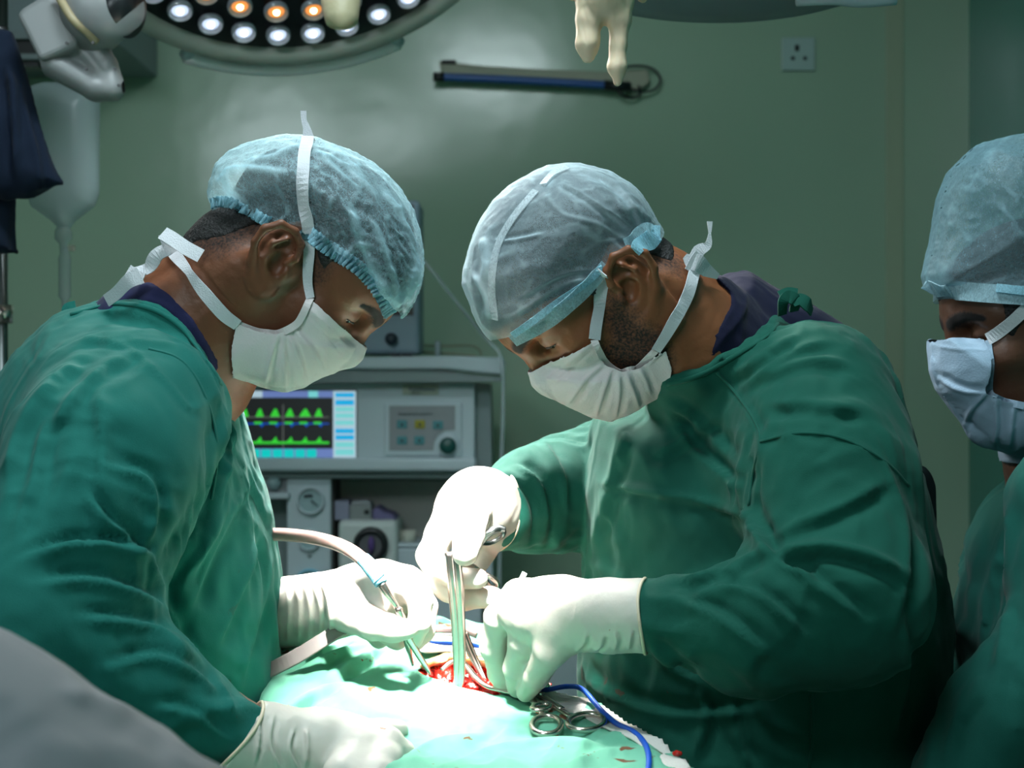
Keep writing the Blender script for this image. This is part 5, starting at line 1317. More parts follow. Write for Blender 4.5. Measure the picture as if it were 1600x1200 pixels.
n_ = len(cx); A_ = np.zeros((n_ + 3, n_ + 3)); A_[:n_, :n_] = tps(cx, cx) + np.eye(n_) * 2e-4
A_[:n_, n_] = 1; A_[:n_, n_ + 1:] = cx; A_[n_, :n_] = 1; A_[n_ + 1:, :n_] = cx.T
cf = np.linalg.solve(A_, np.concatenate([cz, [0, 0, 0]]))
ridge = np.array([P(*q)[:2] for q in [(770, 1000, 1.72), (828, 1061, 1.56), (880, 1077, 1.49), (930, 1085, 1.45), (980, 1115, 1.37), (1030, 1150, 1.29), (1090, 1200, 1.20), (1180, 1290, 1.08), (1220, 1350, .98)]])
def top_z(xy):
    z = np.zeros(len(xy))
    for i in range(0, len(xy), 20000): z[i:i + 20000] = tps(xy[i:i + 20000], cx) @ cf[:n_]
    return z + cf[n_] + xy @ cf[n_ + 1:]
def drape_z(xy):
    z = top_z(xy)
    xr = np.interp(xy[:, 1], ridge[::-1, 1], ridge[::-1, 0])
    over = np.maximum(xy[:, 0] - xr, 0); z = z - np.where(over > 0, over * 5.0 + 12 * over ** 2, 0)
    ov = np.maximum(-.256 - xy[:, 0], 0); z = z - ov * 6.0
    ov = np.maximum(xy[:, 1] - 1.745, 0); z = z - ov * 1.6
    return np.maximum(z, .55)
hx = np.arange(-.42, .34, .0028); hy = np.arange(.93, 1.90, .0034)
gx, gy = np.meshgrid(hx, hy, indexing='ij'); xy = np.stack([gx.ravel(), gy.ravel()], 1)
zz = drape_z(xy); V = np.column_stack([xy, zz])
nx, ny = len(hx), len(hy); I = np.arange(nx * ny).reshape(nx, ny)
Q = np.stack([I[:-1, :-1].ravel(), I[1:, :-1].ravel(), I[1:, 1:].ravel(), I[:-1, 1:].ravel()], 1)
wound_px = [(655, 1047), (672, 1036), (705, 1030), (745, 1036), (782, 1044), (806, 1060), (800, 1078), (775, 1086), (745, 1079), (722, 1073), (695, 1063), (672, 1057)]
def sdpx(v, poly):
    p = proj(v); return poly_sd(p[:, 0].astype(np.float32), p[:, 1].astype(np.float32), poly)
# opening outline carried to the surface once, then handled in plan (x, y)
def to_surface(px, py):
    lo, hi = 1.0, 1.9
    for Y in np.linspace(1.0, 1.9, 400):
        p = P(px, py, Y)
        if p[2] <= drape_z(p[None, :2])[0]: return p
    return P(px, py, 1.6)
wxy = np.array([to_surface(*q)[:2] for q in wound_px])
wd = poly_sd(V[:, 0].astype(np.float32), V[:, 1].astype(np.float32), wxy)
nr = normals(V, Q)
dz = .0045 * (ridged(np.column_stack([xy * [11, 4.5], zz * 0]) + .7, 3) - .8) + .0018 * (ridged(np.column_stack([xy * [34, 16], zz * 0]) + 4, 2) - .7)
dz = dz * np.clip(wd / .03, 0, 1)
V = V + nr * dz[:, None]
foldD = [([(500, 1070), (560, 1040), (600, 1015)], 9, -.010, 's'), ([(450, 1110), (500, 1085), (540, 1062)], 8, -.008, 's'), ([(450, 1050), (530, 1015), (600, 1000), (650, 1010)], 9, .008, 's'),
         ([(445, 1030), (520, 1005), (590, 985)], 7, .006, 's'), ([(700, 1190), (780, 1160), (880, 1150), (960, 1160)], 12, .005, 's'), ([(620, 1185), (680, 1150), (760, 1140)], 14, .004, 's'), ([(880, 1190), (940, 1170), (1000, 1165)], 12, .005, 's'),
         ([(640, 990), (700, 975), (745, 985)], 6, .005, 's'), ([(455, 1130), (500, 1120), (560, 1125)], 9, .005, 's')]
V = V + np.column_stack([V[:, 0] * 0, V[:, 0] * 0, folds(V, np.column_stack([V[:, 0] * 0, V[:, 0] * 0 - 1, V[:, 0] * 0]), foldD)])
keepv = wd > 0
V2, Q2, used = cull(V, Q, keepv); V2 = rim_smooth(V2, Q2, 3)
patient = None
drape = mesh_obj('surgical_drape', V2, Q2, M['drape'], None, origin=(-.05, 1.45, .8))
tag(drape, 'green surgical drape covering the patient, brightly lit round the open wound', 'drape')
sd_ = drape.modifiers.new('thickness', 'SOLIDIFY'); sd_.thickness = .0012; sd_.offset = -1
# patient below: abdomen, chest and thighs as one figure, wound as its part
S = Shape()
S.cap((-.10, 1.10, .90), (-.10, 1.34, .905), .11, .115, k=.02); S.cap((-.10, 1.34, .905), (-.08, 1.52, .925), .115, .12, k=.05); S.cap((-.08, 1.52, .925), (-.10, 1.62, .94), .12, .12, k=.05)
G = Grid((-.32, .90, .74), (.16, 1.80, 1.10), .008); v, q = nets(S.field(G), G)
v = smooth(v, q, 2); zc = drape_z(v[:, :2]) - .016; v[:, 2] = np.maximum(np.minimum(v[:, 2], zc), .777)
patient = mesh_obj('person', v, q, M['skin_b'], None, origin=(-.1, 1.4, .78)); tag(patient, 'patient lying under the green drape, only the open wound uncovered', 'person')
# wound bed
hx = np.arange(wxy[:, 0].min() - .012, wxy[:, 0].max() + .012, .0012); hy = np.arange(wxy[:, 1].min() - .012, wxy[:, 1].max() + .012, .0016)
gx, gy = np.meshgrid(hx, hy, indexing='ij'); xw = np.stack([gx.ravel(), gy.ravel()], 1)
d = poly_sd(xw[:, 0].astype(np.float32), xw[:, 1].astype(np.float32), wxy)
z = drape_z(xw) - .004 - .011 * np.clip(-d / .018, 0, 1) + .0035 * (ridged(np.column_stack([xw * 45, d * 0]), 3) - .5) * np.clip(-d / .006, 0, 1) + .0015 * noise(np.column_stack([xw * 160, d * 0]))
I = np.arange(len(hx) * len(hy)).reshape(len(hx), len(hy)); Qw = np.stack([I[:-1, :-1].ravel(), I[1:, :-1].ravel(), I[1:, 1:].ravel(), I[:-1, 1:].ravel()], 1)
keepw = d < .008
Vw, Qw, _ = cull(np.column_stack([xw, z]), Qw, keepw)
wo = mesh_obj('wound', Vw, Qw, M['wound'], patient); wo['label'] = 'open red wound with wet tissue'
def surf(px, py, off=0.0):
    p = to_surface(px, py); return p + np.array([0, 0, off])
# yellow fat rim along the far side and right end
rim = [surf(x, y, .001) for x, y in [(660, 1044), (678, 1036), (705, 1030), (742, 1034), (778, 1042), (804, 1056), (800, 1074), (780, 1083)]]
rp = spline(rim, 10); vv, ff = tube_geo(rp, [.004, .008, .0105, .0100, .0110, .008, .003], 14, True, .6, (0, 0, 1.0)); vv = np.array(vv)
vv += noise(vv * 110)[:, None] * np.array([.0025, .0025, .0018]) + noise(vv * 330)[:, None] * .0009
mesh_obj('fat_layer', vv, ff, M['fat'], patient)['label'] = 'yellow fatty layer round the wound edge'
# tissue lumps inside
for i, (x, y, r) in enumerate([(742, 1062, .009), (766, 1070, .010), (722, 1056, .007), (784, 1072, .008)]):
    c = surf(x, y, -.006); S = Shape(); S.ell(c, (r * 1.3, r * 1.8, r * .7)); G = Grid(c - .03, c + .03, .0012); f = S.field(G) + .0022 * fbm(np.stack(np.broadcast_arrays(G.X, G.Y, G.Z), -1).reshape(-1, 3) * 130, 2).reshape(len(G.ax[0]), len(G.ax[1]), len(G.ax[2])).astype(np.float32)
    v, q = nets(f, G); mesh_obj('tissue_fold', v, q, M['wound'], wo)
# operating table under the patient
tb = empty('operating_table', (-.09, 1.45, 0), 'operating table hidden beneath the green surgical drape', 'table')
modbevel(MB().box(-.26, .08, .95, 1.80, .715, .775).build('mattress', M['black'], tb), .015, 3)
modbevel(MB().box(-.25, .07, .97, 1.78, .66, .715).build('table_frame', M['enamel'], tb), .005)
modbevel(MB().box(-.16, -.02, 1.34, 1.54, .10, .66).build('column', M['enamel'], tb), .01)
modbevel(MB().box(-.24, .06, 1.12, 1.76, 0, .10).build('base', M['enamel_dark'], tb), .01)

# pale absorbent sheet along the right edge and behind the wound
def sheet(name, pxs, mat, off, n=60, wav=.0015, label=None, cat='sheet'):
    w = np.array([to_surface(*q)[:2] for q in pxs]); st = .0035
    hx = np.arange(w[:, 0].min() - .01, w[:, 0].max() + .01, st); hy = np.arange(w[:, 1].min() - .01, w[:, 1].max() + .01, st)
    gx, gy = np.meshgrid(hx, hy, indexing='ij'); q_ = np.stack([gx.ravel(), gy.ravel()], 1)
    d = poly_sd(q_[:, 0].astype(np.float32), q_[:, 1].astype(np.float32), w)
    z = drape_z(q_) + off + wav * fbm(np.column_stack([q_ * 25, d * 0]), 2) + .0020 * ridged(np.column_stack([q_ * 14, d * 0]), 2)
    I = np.arange(len(hx) * len(hy)).reshape(len(hx), len(hy)); F_ = np.stack([I[:-1, :-1].ravel(), I[1:, :-1].ravel(), I[1:, 1:].ravel(), I[:-1, 1:].ravel()], 1)
    v, f, _ = cull(np.column_stack([q_, z]), F_, d < 0); v = rim_smooth(v, f, 8)
    o = mesh_obj(name, v, f, mat, None, origin=(v[:, 0].mean(), v[:, 1].mean(), v[:, 2].min())); m_ = o.modifiers.new('thickness', 'SOLIDIFY'); m_.thickness = .0016
    if label: tag(o, label, cat)
    return o
sheet('absorbent_sheet', [(826, 1068), (880, 1083), (932, 1092), (982, 1120), (1032, 1155), (1092, 1204), (1130, 1240), (1075, 1240), (1020, 1190), (960, 1150), (905, 1125), (860, 1120), (835, 1100)], M['pad'], .002, label='white absorbent sheet running along the right edge of the drape', cat='sheet')
sheet('gauze_pad', [(640, 1012), (668, 998), (705, 995), (745, 1008), (775, 1022), (778, 1034), (742, 1030), (700, 1025), (662, 1028)], M['pad'], .002, label='white gauze pad spread just behind the wound', cat='gauze')
def bit(px, py, r, label):
    c = surf(px, py, .004 + r * .4); S = Shape(); S.ell(c, (r, r * .8, r * .6)); G = Grid(c - .012, c + .012, .0008)
    f = S.field(G) + .0012 * fbm(np.stack(np.broadcast_arrays(G.X, G.Y, G.Z), -1).reshape(-1, 3) * 260, 2).reshape(len(G.ax[0]), len(G.ax[1]), len(G.ax[2])).astype(np.float32)
    v, q = nets(f, G); tag(mesh_obj('tissue_scrap', v, q, M['wound'], None, origin=c - [0, 0, r * .5]), label, 'scrap', 'red tissue scraps on the white sheet')
bit(859, 1077, .0028, 'tiny red tissue scrap on the white sheet behind the scissor rings'); bit(1058, 1188, .0045, 'red tissue scrap at the lower right end of the white sheet')

# ------------------------------------------------------------------ instruments
def ring_pts(c, a, b, n=33, ph=0):
    return [np.array(c) + np.array(a) * math.cos(t) + np.array(b) * math.sin(t) for t in np.linspace(0, 2 * math.pi, n)]
def pxv(dx, dy, Y, dY=0): return np.array([dx / F * Y, dY, -dy / F * Y])
# large straight instrument hanging from the right surgeon's far hand: two long jaws side by side
t = empty('needle_holder', P(720, 1070, 1.50), 'long steel instrument standing upright in the wound below the bearded person\'s far glove', 'instrument')
MB().tube(spline([P(702, 863, 1.475), P(706, 900, 1.478), P(711, 960, 1.485), P(714, 1020, 1.492), P(716, 1076, 1.50)], 6), [.0052, .0062, .0050, .0045, .0042], 16, True, .7, (0, -1, 0)).build('jaw_half', M['steel'], t, True)
MB().tube(spline([P(712, 864, 1.470), P(717, 910, 1.474), P(720, 960, 1.482), P(722, 1020, 1.490), P(720, 1074, 1.497)], 6), [.0045, .0052, .0045, .0040, .0036], 16, True, .7, (0, -1, 0)).build('jaw_half', M['steel'], t, True)
# ring-handled holder gripped in the same hand
t = empty('ring_forceps', P(745, 880, 1.50), 'dark ring-handled forceps gripped sideways in the far hand of the bearded person', 'forceps')
MB().tube(spline([P(716, 884, 1.500), P(742, 862, 1.500), P(752, 846, 1.495), P(765, 832, 1.49), P(778, 826, 1.49), P(790, 828, 1.49)], 6), [.0028, .0035, .0038, .0042, .0045, .0028], 12, True, .6, (0, -1, 0)).build('shank', M['steel_dark'], t, True)
MB().tube(ring_pts(P(770, 838, 1.50), pxv(17, -9, 1.5), pxv(5, 9, 1.5, .018)), .0026, 10, False).build('finger_ring', M['steel_dark'], t, True)
MB().tube(spline([P(716, 892, 1.508), P(735, 884, 1.51), P(748, 893, 1.51), P(762, 912, 1.515), P(772, 926, 1.52)], 6), .0030, 12).build('shank', M['steel'], t, True)
MB().tube(ring_pts(P(752, 905, 1.52), pxv(24, 12, 1.52), pxv(-10, 10, 1.52, .02)), .0028, 10, False).build('finger_ring', M['steel'], t, True)
# fine tissue forceps in the left surgeon's far hand
t = empty('tissue_forceps', P(672, 1052, 1.52), 'slim steel tissue forceps held by the suction hand, tips in the wound', 'forceps')
MB().tube(spline([P(622, 950, 1.455), P(632, 985, 1.468), P(652, 1020, 1.49), P(668, 1045, 1.505), P(675, 1056, 1.515)], 6), [.0036, .0040, .0034, .0028, .0014], 10, True, .6, (0, -1, 0)).build('tine', M['steel'], t, True)
MB().tube(spline([P(624, 950, 1.475), P(632, 985, 1.488), P(638, 1012, 1.50), P(645, 1040, 1.52)], 6), [.0036, .0040, .0032, .0012], 10, True, .6, (0, -1, 0)).build('tine', M['steel'], t, True)
# forceps between needle holder and near hand
t = empty('clamp', P(756, 1058, 1.52), 'thin steel clamp leaning right of the upright instrument, tip in the wound', 'clamp')
MB().tube(spline([P(722, 985, 1.535), P(732, 1015, 1.53), P(745, 1042, 1.525), P(756, 1062, 1.52)], 6), [.0028, .0032, .0030, .0012], 10, True, .6, (0, -1, 0)).build('jaw_half', M['steel'], t, True)
MB().tube(spline([P(728, 988, 1.540), P(738, 1015, 1.535), P(749, 1042, 1.53), P(759, 1062, 1.522)], 6), [.0022, .0026, .0024, .0010], 10, True, .6, (0, -1, 0)).build('jaw_half', M['steel'], t, True)
# curved retractor in front of the wound
t = empty('retractor', surf(760, 1082), 'bent steel wire retractor lying across the front rim of the wound', 'retractor')
def sl(pts, offs): return [surf(x, y, o) for (x, y), o in zip(pts, offs)]
MB().tube(spline(sl([(690, 1062), (705, 1055), (722, 1053), (745, 1070), (765, 1082), (800, 1090), (826, 1096), (845, 1108)], [.010, .013, .012, .006, .005, .005, .006, .006]), 6), [.0030, .0040, .0042, .0036, .0036, .0042, .0030], 12, True, .7, (0, 0, 1.0)).build('blade', M['steel'], t, True)
# two pairs of ring-handled clamps on the drape
def clamp(name, label, tip, mid, e1, e2, rings, grp='ring-handled clamps on the drape'):
    t = empty(name, surf(*mid), label, 'clamp', grp)
    for k, (e, rg) in enumerate(zip((e1, e2), rings)):
        MB().tube(spline(sl([tip, mid, e], [.004, .006 + .003 * k, .006 + .002 * k]), 8), [.0022, .0040, .0034], 12, True, .6, (0, 0, 1.0)).build('shank', M['steel'], t, True)
        c = surf(rg[0], rg[1], .006 + .002 * k); Yc = c[1]
        MB().tube(ring_pts(c, np.array([rg[2] / F * Yc, rg[4], 0]), np.array([0, rg[3] * .60, rg[3] * .06])), .0030, 12, False).build('finger_ring', M['steel'], t, True)
    MB().cyl(surf(*mid, .004), (0, 0, 1), .0035, .009, 16).build('pivot', M['steel_dark'], t)
    return t
clamp('artery_clamp', 'steel ring-handled clamp with its oval ring nearest the camera', (800, 1084), (826, 1098), (851, 1130), (842, 1090), [(854, 1143, 23, .042, .003), (842, 1083, 13, .024, -.004)])
clamp('artery_clamp', 'steel ring-handled clamp lying under the blue cable', (822, 1090), (846, 1102), (896, 1132), (878, 1120), [(916, 1138, 29, .038, .006), (846, 1118, 14, .016, .004)])
# blue cables
tag(MB().tube(spline(sl([(838, 1088), (856, 1096), (886, 1094), (910, 1102), (936, 1122), (962, 1138), (990, 1152), (1008, 1172), (1014, 1196), (1010, 1225), (1000, 1260)], [.006, .012, .014, .016, .010, .005, .005, .005, .005, .005, .005]), 8), .0026, 12).build('blue_cable', M['blue_cable'], None, True), 'blue cable curving over the clamps down the lower right of the drape', 'cable')
tag(MB().tube(spline(sl([(640, 1000), (662, 1008), (690, 1013), (715, 1014), (740, 1015), (762, 1024), (775, 1032)], [.006, .005, .006, .006, .006, .006, .004]), 8), .0026, 12).build('blue_cable', M['blue_cable'], None, True), 'short stretch of blue cable behind the upright steel instrument', 'cable')
tag(MB().tube(spline(sl([(655, 998), (690, 998), (725, 1000), (745, 1004)], [.010, .010, .010, .008]), 8), .0034, 12).build('thin_tube', M['suction_tube'], None, True), 'pale blood-flecked tube crossing behind the upright steel instrument', 'tube')
# suction tube, blue grip and metal sucker tip
t = empty('suction_tube', P(560, 860, 1.5), 'clear pinkish suction tube arching over the gloved far hand of the left surgeon', 'tube')
MB().tube(spline([P(330, 850, 1.62), P(380, 838, 1.60), P(430, 835, 1.58), P(480, 839, 1.545), P(520, 848, 1.515), P(552, 863, 1.485), P(578, 885, 1.465)], 8), .0072, 18).build('hose', M['suction_tube'], t, True)
MB().tube(spline([P(568, 874, 1.472), P(584, 892, 1.460), P(596, 912, 1.455)], 8), [.0075, .0085, .0070], 18).build('grip', M['blue_grip'], t, True)
for k in range(6):
    c = P(577 + k * 3.0, 884 + k * 3.8, 1.464 - k * .0015); MB().tube(ring_pts(c, pxv(8.2, -8.0, 1.46), np.array([0, .0080, 0]), 21), .0009, 6, False).build('grip_ridge', M['blue_grip'], t, True)
MB().tube(spline([P(596, 912, 1.455), P(606, 928, 1.455), P(617, 944, 1.458), P(630, 965, 1.465)], 6), [.0050, .0035, .0030], 12).build('sucker_tip', M['steel'], t, True)
# flat strap under the hand
a = spline([P(392, 1062, 1.535), P(436, 1040, 1.515), P(470, 1022, 1.515), P(505, 1000, 1.52), P(535, 982, 1.53), P(560, 972, 1.54)], 5)
v, f = ribbon_geo(a, .017, .003, np.array([-.2, -.8, .5])); tag(modbevel(mesh_obj('flat_hose', v, f, basic('grey_hose', (.20, .17, .16), .55), None, False), .001), 'flat grey hose passing below the gloved suction hand', 'hose')
# swab stick pointing up above the near hand
tag(MB().tube([P(806, 925, 1.46), P(813, 908, 1.46), P(820, 895, 1.46)], [.0022, .0024, .0028], 10).build('swab_stick', M['tie'], None, True), 'short white stick tip poking up above the near glove of the bearded person', 'stick')

# ------------------------------------------------------------------ surgical lamp
def basis(nrm):
    n = np.array(nrm, float); n /= np.linalg.norm(n); u = np.cross(n, [0, 1.0, 0]); u = np.array([1.0, 0, 0]) - n * n[0]; u /= np.linalg.norm(u); w = np.cross(n, u); return n, u, w
Rl = .350
n, u, w = basis(WOUND - LAMP_C + np.array([0, 0.02, 0])); w = w if w[2] < 0 or w[1] > 0 else -w
lp = empty('surgical_lamp', LAMP_C, 'round white surgical lamp with a ring of glowing lenses, top left over the table', 'lamp')
c = LAMP_C
MB().lathe(c, -n, [(Rl * .905, .004), (Rl * .91, -.010), (Rl * .985, -.010), (Rl * .998, -.004), (Rl, .012), (Rl, .04), (Rl * .95, .075), (Rl * .6, .10), (0, .105)], 96).build('housing', M['white_plastic'], lp, True)
MB().cyl(c - n * .004, -n, Rl * .91, .01, 96).build('face', M['black'], lp)
def lens(ang, rr, o, core):
    a = math.radians(ang); q = c + (u * math.sin(a) * rr + w * math.cos(a) * rr) * Rl
    b = MB().lathe(q + n * .0005, n, [(.0215, 0), (.0215, .003), (.0195, .009), (.0175, .0095), (.0172, .006), (.0155, .006)], 28).build('lens', M['lens'] if 0 else M[o], lp, True)
    MB().lathe(q + n * .004, n, [(.0155, 0), (.0155, .002), (.0155, .0022)], 24).build('reflector', M['steel'], b, True)
    MB().lathe(q + n * .004, n, [(.0165, 0), (.0120, .0012), (.0, .0014)], 24).build('glow', M[o], b, True)
    MB().lathe(q + n * .0055, n, [(.0060, 0), (.0055, .003), (0, .0042)], 16).build('chip', M[core], b, True)
M['lens_rim'] = basic('lens_rim_grey', (0.35, 0.37, 0.42), 0.15, spec=.8, coat=1.0)
def lens(ang, rr, o, core):
    a = math.radians(ang); q = c + (u * math.sin(a) * rr + w * math.cos(a) * rr) * Rl
    b = MB().lathe(q + n * .0045, n, [(.0200, 0), (.0205, .004), (.0190, .009), (.0172, .0095), (.0168, .004), (.0, .003)], 28).build('lens', M['lens_rim'], lp, True)
    MB().lathe(q + n * .0080, n, [(.0135, 0), (.0115, .0012), (.0, .0016)], 20).build('glow', M[o], b, True)
    MB().lathe(q + n * .0095, n, [(.0055, 0), (.0045, .003), (0, .0040)], 14).build('chip', M[core], b, True)
for i in range(31):
    ang = -2.7 + i * 360 / 31
    lens(ang, .79, 'led', 'led_core')
for i in range(24):
    ang = -1.5 + i * 15.0
    lens(ang, .645, 'led_o', 'led_o_core')
# grab rail along the lower rim
rail = [c + (u * math.sin(math.radians(a)) + w * math.cos(math.radians(a))) * Rl * 1.055 - n * .006 for a in np.linspace(-37, 20, 24)]
MB().tube(rail, .0115, 14, True).build('grab_rail', M['rail'], lp, True)
for a in (20, -37):
    k = c + (u * math.sin(math.radians(a)) + w * math.cos(math.radians(a))) * Rl * 1.055 - n * .006
    k2 = c + (u * math.sin(math.radians(a)) + w * math.cos(math.radians(a))) * Rl * .97 + n * -.006
    MB().tube([k, k2], .011, 14).build('rail_mount', M['clear'] if 0 else M['enamel'], lp, True)
# sterile centre handle with its latex cover, hanging towards the wound
tip = P(534, 45, 1.96)
MB().tube(spline([c + n * .0, P(526, -60, 2.02), P(532, 0, 1.975), tip + [0, 0, .01], tip], 8), [.020, .026, .027, .022, .006], 20).build('centre_handle', basic('yellowish_cover', (.42, .38, .24), .5, bump=(60, .4, .004)), lp, True)
# yoke and joint on the left
hb = MB()
hb.prism([(24, 22), (33, 12), (62, -6), (82, -8), (104, 30), (122, 70), (62, 96), (57, 88)], 1.98, .10)
o = hb.build('joint_box', M['yoke'], lp); modbevel(o, .008, 3)
S = Shape(); S.chain([P(78, 95, 2.02), P(150, 138, 2.02), P(176, 142, 2.02)], [.022, .018, .015], k=.01, flat=(np.array([0, 1.0, 0]), 1.4)); S.chain([P(98, 62, 2.02), P(140, 90, 2.02), P(170, 128, 2.02)], [.020, .012, .014], k=.01, flat=(np.array([0, 1.0, 0]), 1.4))
S.chain([P(150, 62, 2.02), P(172, 100, 2.02), P(182, 135, 2.02)], [.012, .010, .012], k=.01, flat=(np.array([0, 1.0, 0]), 1.4))
G = Grid(P(40, 175, 1.94), P(215, 20, 2.10) + [0, 0, 0], .003) if 0 else Grid(np.minimum(P(40, 175, 1.94), P(215, 20, 1.94)), np.array([P(215, 0, 2.1)[0], 2.12, P(0, 20, 2.1)[2]]), .003)
v, q = nets(S.field(G), G); mesh_obj('yoke_arm', smooth(v, q, 2), q, M['yoke'], lp)
MB().cyl(P(132, 38, 2.03), P(168, 10, 2.0) - P(120, 48, 2.06), .050, .085, 40, .046).build('joint_barrel', M['yoke'], lp, True)
MB().tube(spline([P(88, -12, 1.97), P(112, 28, 1.96), P(138, 52, 1.97), P(150, 66, 1.98)], 6), .006, 10, True, 1).build('cream_band', M['cream_plastic'], lp, True)
MB().cyl(P(172, 14, 2.0), P(225, 16, 2.0) - P(170, 4, 2.02), .036, .036, 32, .034).build('black_joint', M['black'], lp, True)
MB().tube(spline([P(80, -60, 2.04), P(104, -20, 2.04), P(128, 14, 2.02)], 6), .032, 16).build('arm', M['yoke'], lp, True)
for x, y in ((105, 68), (146, 67), (135, 108), (180, 108), (186, 134)): MB().cyl(P(x, y, 1.965), (0, -1, 0), .0022, .003, 10).build('screw', M['black'], lp)
# ceiling post so that the lamp hangs from something
MB().tube([P(80, -60, 2.04), P(80, -330, 2.05), np.array([P(80, 0, 2.05)[0], 2.05, 3.0])], .030, 16).build('ceiling_post', M['white_plastic'], lp, True)
MB().tube([c - n * .09, c - n * .14 + np.array([-.2, 0, .05]), P(128, -20, 2.04)], .022, 14).build('yoke_bar', M['white_plastic'], lp, True)

# lamp added out of view to light the wound from the camera side
sa = empty('surgical_lamp', LAMP3_C, 'small added lamp out of view above the frame, lighting the wound from the front', 'lamp')
MB().lathe(LAMP3_C, (0, -.22, 1), [(.11, -.012), (.155, -.010), (.165, .0), (.165, .03), (.12, .06), (0, .075)], 64).build('housing', M['white_plastic'], sa, True)
MB().cyl(LAMP3_C + [0, 0, -.012], (0, -.22, 1), .12, .006, 48).build('face', M['black'], sa)
MB().tube([LAMP3_C + [0, -.02, .07], LAMP3_C + [0, -.05, .35], (-.07, 1.10, 3.0)], .022, 14).build('ceiling_post', M['white_plastic'], sa, True)
for k in range(8): a = k * math.pi / 4; MB().lathe(LAMP3_C + [.085 * math.cos(a), .085 * math.sin(a), -.012 + .019 * math.sin(a)], (0, 0, -1), [(.018, 0), (.016, .004), (0, .006)], 20).build('glow', M['led'], sa, True)

# second lamp head, its rim just showing, with an empty latex glove pulled over the handle
l2 = empty('surgical_lamp', LAMP2_C + [0, 0, .02], 'grey-blue second surgical lamp, only its lower rim showing at the top right', 'lamp')
cc = P(1120, -70, 1.75)
MB().lathe(cc, (.05, .10, 1), [(0, -.01), (.18, -.008), (.235, .0), (.25, .012), (.25, .04), (.2, .08), (0, .10)], 72).build('housing', basic('lamp_blue_grey', (.14, .18, .21), .45), l2, True)
MB().tube([cc + [0, 0, .09], np.array([cc[0], cc[1], 3.0])], .028, 16).build('ceiling_post', M['white_plastic'], l2, True)
MB().tube(spline([P(1245, 2, 1.72), P(1300, 0, 1.70), P(1345, 4, 1.70), P(1400, 0, 1.70)], 5), .006, 10).build('rim_trim', M['enamel'], l2, True)
MB().tube([P(940, -15, 1.55), P(948, -100, 1.57), P(960, -150, 1.60), cc + [-.10, -.02, .03]], [.020, .022, .022, .022], 16).build('handle', M['enamel'], l2, True)
for k in range(7): a = k * 2 * math.pi / 7; MB().lathe(cc + [.15 * math.cos(a), .15 * math.sin(a), -.008], (0, 0, -1), [(.02, 0), (.018, .004), (0, .006)], 20).build('glow', M['led'], l2, True)
S = Shape(); S.chain([P(945, -110, 1.56), P(945, -40, 1.55), P(945, -5, 1.545)], [.032, .034, .030], k=.02)
S.chain([P(928, -20, 1.54), P(920, 30, 1.54), P(918, 70, 1.54), P(919, 88, 1.54)], [.0180, .0135, .0120, .0070], k=.008)
S.chain([P(965, -20, 1.54), P(968, 30, 1.54), P(966, 70, 1.54), P(964, 105, 1.54), P(965, 128, 1.54)], [.0170, .0120, .0085, .0095, .0045], k=.008)
S.chain([P(905, -50, 1.55), P(896, -30, 1.55), P(893, -8, 1.55)], [.012, .009, .006], k=.01); S.chain([P(985, -50, 1.56), P(1000, -20, 1.56), P(1004, -4, 1.56)], [.012, .009, .006], k=.01)
G = Grid(P(870, 150, 1.47), (P(1030, -130, 1.64)[0], 1.64, P(0, -130, 1.6)[2]), .0018); v, q = nets(S.field(G), G); v = smooth(v, q, 2); nn_ = normals(v, q); v = v + nn_ * ((ridged(v * np.array([60, 60, 20]), 3) - .7) * .0009)[:, None]
tag(mesh_obj('latex_glove', v, q, basic('warm_latex', (.75, .60, .42), .5, sss=.15), None, origin=P(945, 60, 1.55)), 'empty cream latex glove hanging from the second lamp handle, two fingers dangling', 'glove')

# ------------------------------------------------------------------ left background: pole, drip bag, navy shirt
Yp = 2.35
pl = empty('drip_stand', (P(2, 0, Yp)[0], Yp, 0), 'thin steel drip stand at the left edge of the photo behind the left surgeon', 'stand')
xp = P(4, 0, Yp)[0]
MB().cyl((xp, Yp, .06), (0, 0, 1), .0085, 2.16, 20).build('pole', M['steel_dark'], pl, True)
MB().cyl((xp - .014, Yp + .01, .06), (0, 0, 1), .005, 1.35, 12).build('inner_rod', M['steel'], pl, True)
MB().cyl((xp, Yp, P(0, 505, Yp)[2]), (0, 0, 1), .016, .03, 20).build('clamp_collar', M['steel'], pl, True)
MB().cyl((xp, Yp, P(0, 592, Yp)[2]), (0, 0, -1), .014, .08, 20).build('grip', M['white_plastic'], pl, True)
MB().tube(spline([np.array([xp, Yp, 2.22]), np.array([xp + .05, Yp, 2.235]), P(80, 20, Yp), P(98, 80, Yp), P(100, 118, Yp), P(94, 122, Yp)], 6), .0035, 10).build('hook', M['steel'], pl, True)
for k in range(5): a = k * 2 * math.pi / 5; MB().tube([(xp, Yp, .09), (xp + .28 * math.cos(a), Yp + .28 * math.sin(a), .055)], .012, 10).cyl((xp + .28 * math.cos(a) - .01, Yp + .28 * math.sin(a), .028), (1, 0, 0), .028, .02, 16).build('foot', M['black'], pl, True)
bagp = [(46, 135), (70, 128), (104, 130), (150, 138), (156, 150), (155, 300), (148, 322), (118, 345), (108, 358), (92, 358), (80, 345), (48, 322), (44, 300), (44, 150)]
S = Shape(); S.infl(poly_at(bagp, Yp - .03), Yp - .03, .030, .040, k=0)
G = Grid(P(20, 380, Yp - .07), (P(180, 0, Yp)[0], Yp + .03, P(0, 100, Yp)[2]), .003); v, q = nets(S.field(G), G); v = smooth(v, q, 2)
ib = empty('drip_bag', P(100, 360, Yp - .03), 'clear saline drip bag hanging behind the navy shirt sleeve', 'bag')
mesh_obj('bag', v, q, M['ivbag'], ib)
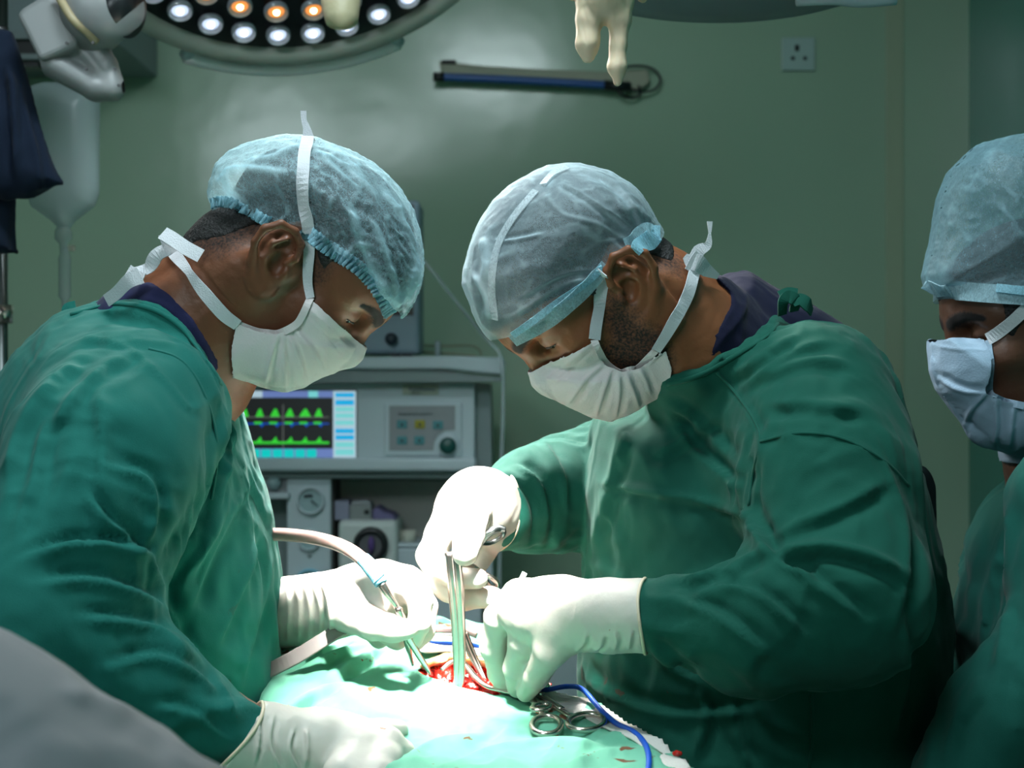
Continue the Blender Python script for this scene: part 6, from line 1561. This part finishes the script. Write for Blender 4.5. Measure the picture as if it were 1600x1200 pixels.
MB().tube(ring_pts(P(97, 122, Yp - .03), pxv(5, 0, Yp), pxv(0, 9, Yp)), .0016, 8, False).build('hanger_loop', M['tie'], ib, True)
MB().lathe(P(99, 366, Yp - .03), (0, 0, -1), [(.010, -.012), (.014, -.004), (.014, .008), (.007, .016), (.006, .030)], 24).build('port', M['clear'], ib, True)
MB().lathe(P(101, 403, Yp - .03), (0, 0, -1), [(.004, -.02), (.010, 0), (.0105, .004), (.0100, .008), (.0100, .062), (.005, .070), (.004, .09)], 24).build('drip_chamber', M['clear'], ib, True)
MB().px(106, 383, 115, 392, Yp - .03, .01).build('side_clip', M['tape'], ib)
MB().tube(spline([P(101, 470, Yp - .03), P(101, 500, Yp - .03), P(95, 600, Yp), P(60, 800, Yp)], 6), .0022, 8).build('drip_line', M['clear'], ib, True)
# navy scrub shirt on the stand, short sleeve towards the room
S = Shape()
S.infl(poly_at([(-90, 60), (-20, 38), (20, 46), (32, 90), (45, 130), (62, 190), (85, 250), (104, 289), (70, 302), (33, 310), (10, 315), (-60, 300)], 2.05), 2.05, .035, .05, k=0)
S.infl(poly_at([(-160, 60), (-40, 40), (10, 46), (22, 150), (32, 290), (35, 404), (-10, 403), (-180, 402)], 2.10), 2.10, .04, .05, k=.01)
G = Grid(P(-190, 425, 1.98), (P(120, 0, 2.1)[0], 2.18, P(0, 20, 2.18)[2]), .004); v, q = nets(S.field(G), G); v = smooth(v, q, 2); nn_ = normals(v, q)
v = v + nn_ * (.010 * (ridged(v * np.array([9, 8, 2.5]), 2) - .7))[:, None] + nn_ * folds(v, nn_, [([(8, 100), (18, 180), (22, 280)], 9, -.014, 's'), ([(40, 150), (60, 230), (70, 300)], 10, .006, 's')])[:, None]
ns = mesh_obj('scrub_shirt', v, q, M['navy_dark'], None, origin=P(0, 400, 2.05)); tag(ns, 'dark navy scrub shirt hanging at the left edge in front of the drip bag', 'shirt')
MB().tube(spline([P(-150, 60, 2.08), P(-60, 35, 2.08), P(10, 50, 2.08)], 5), .008, 10).tube(spline([P(-60, 35, 2.09), P(-30, -20, 2.2), (xp, Yp, 2.2)], 5), .004, 8).build('hanger', M['black'], ns, True)

# ------------------------------------------------------------------ out-of-focus grey drape at the lower left, close to the camera
S = Shape(); Yf = .78
fp = [(-200, 880), (-120, 940), (0, 1003), (60, 1036), (130, 1082), (200, 1128), (262, 1168), (318, 1202), (400, 1260), (520, 1380), (520, 1700), (-300, 1700)]
S.infl(poly_at(fp, Yf), Yf + .0, .09, .07, k=0)
G = Grid((P(-260, 0, Yf)[0], .66, P(0, 1650, Yf)[2]), (P(560, 0, Yf)[0], .90, P(0, 860, Yf)[2]), .006); v, q = nets(S.field(G), G); v = smooth(v, q, 3); nn_ = normals(v, q); v = v + nn_ * (.004 * (ridged(v * 9, 2) - .7))[:, None]
tag(mesh_obj('grey_drape', v, q, cloth('pale_grey_cloth', (.23, .25, .27), (.27, .29, .31)), None, origin=(-.25, Yf, .9)), 'blurred pale grey cloth hump close to the camera at the lower left', 'cloth')
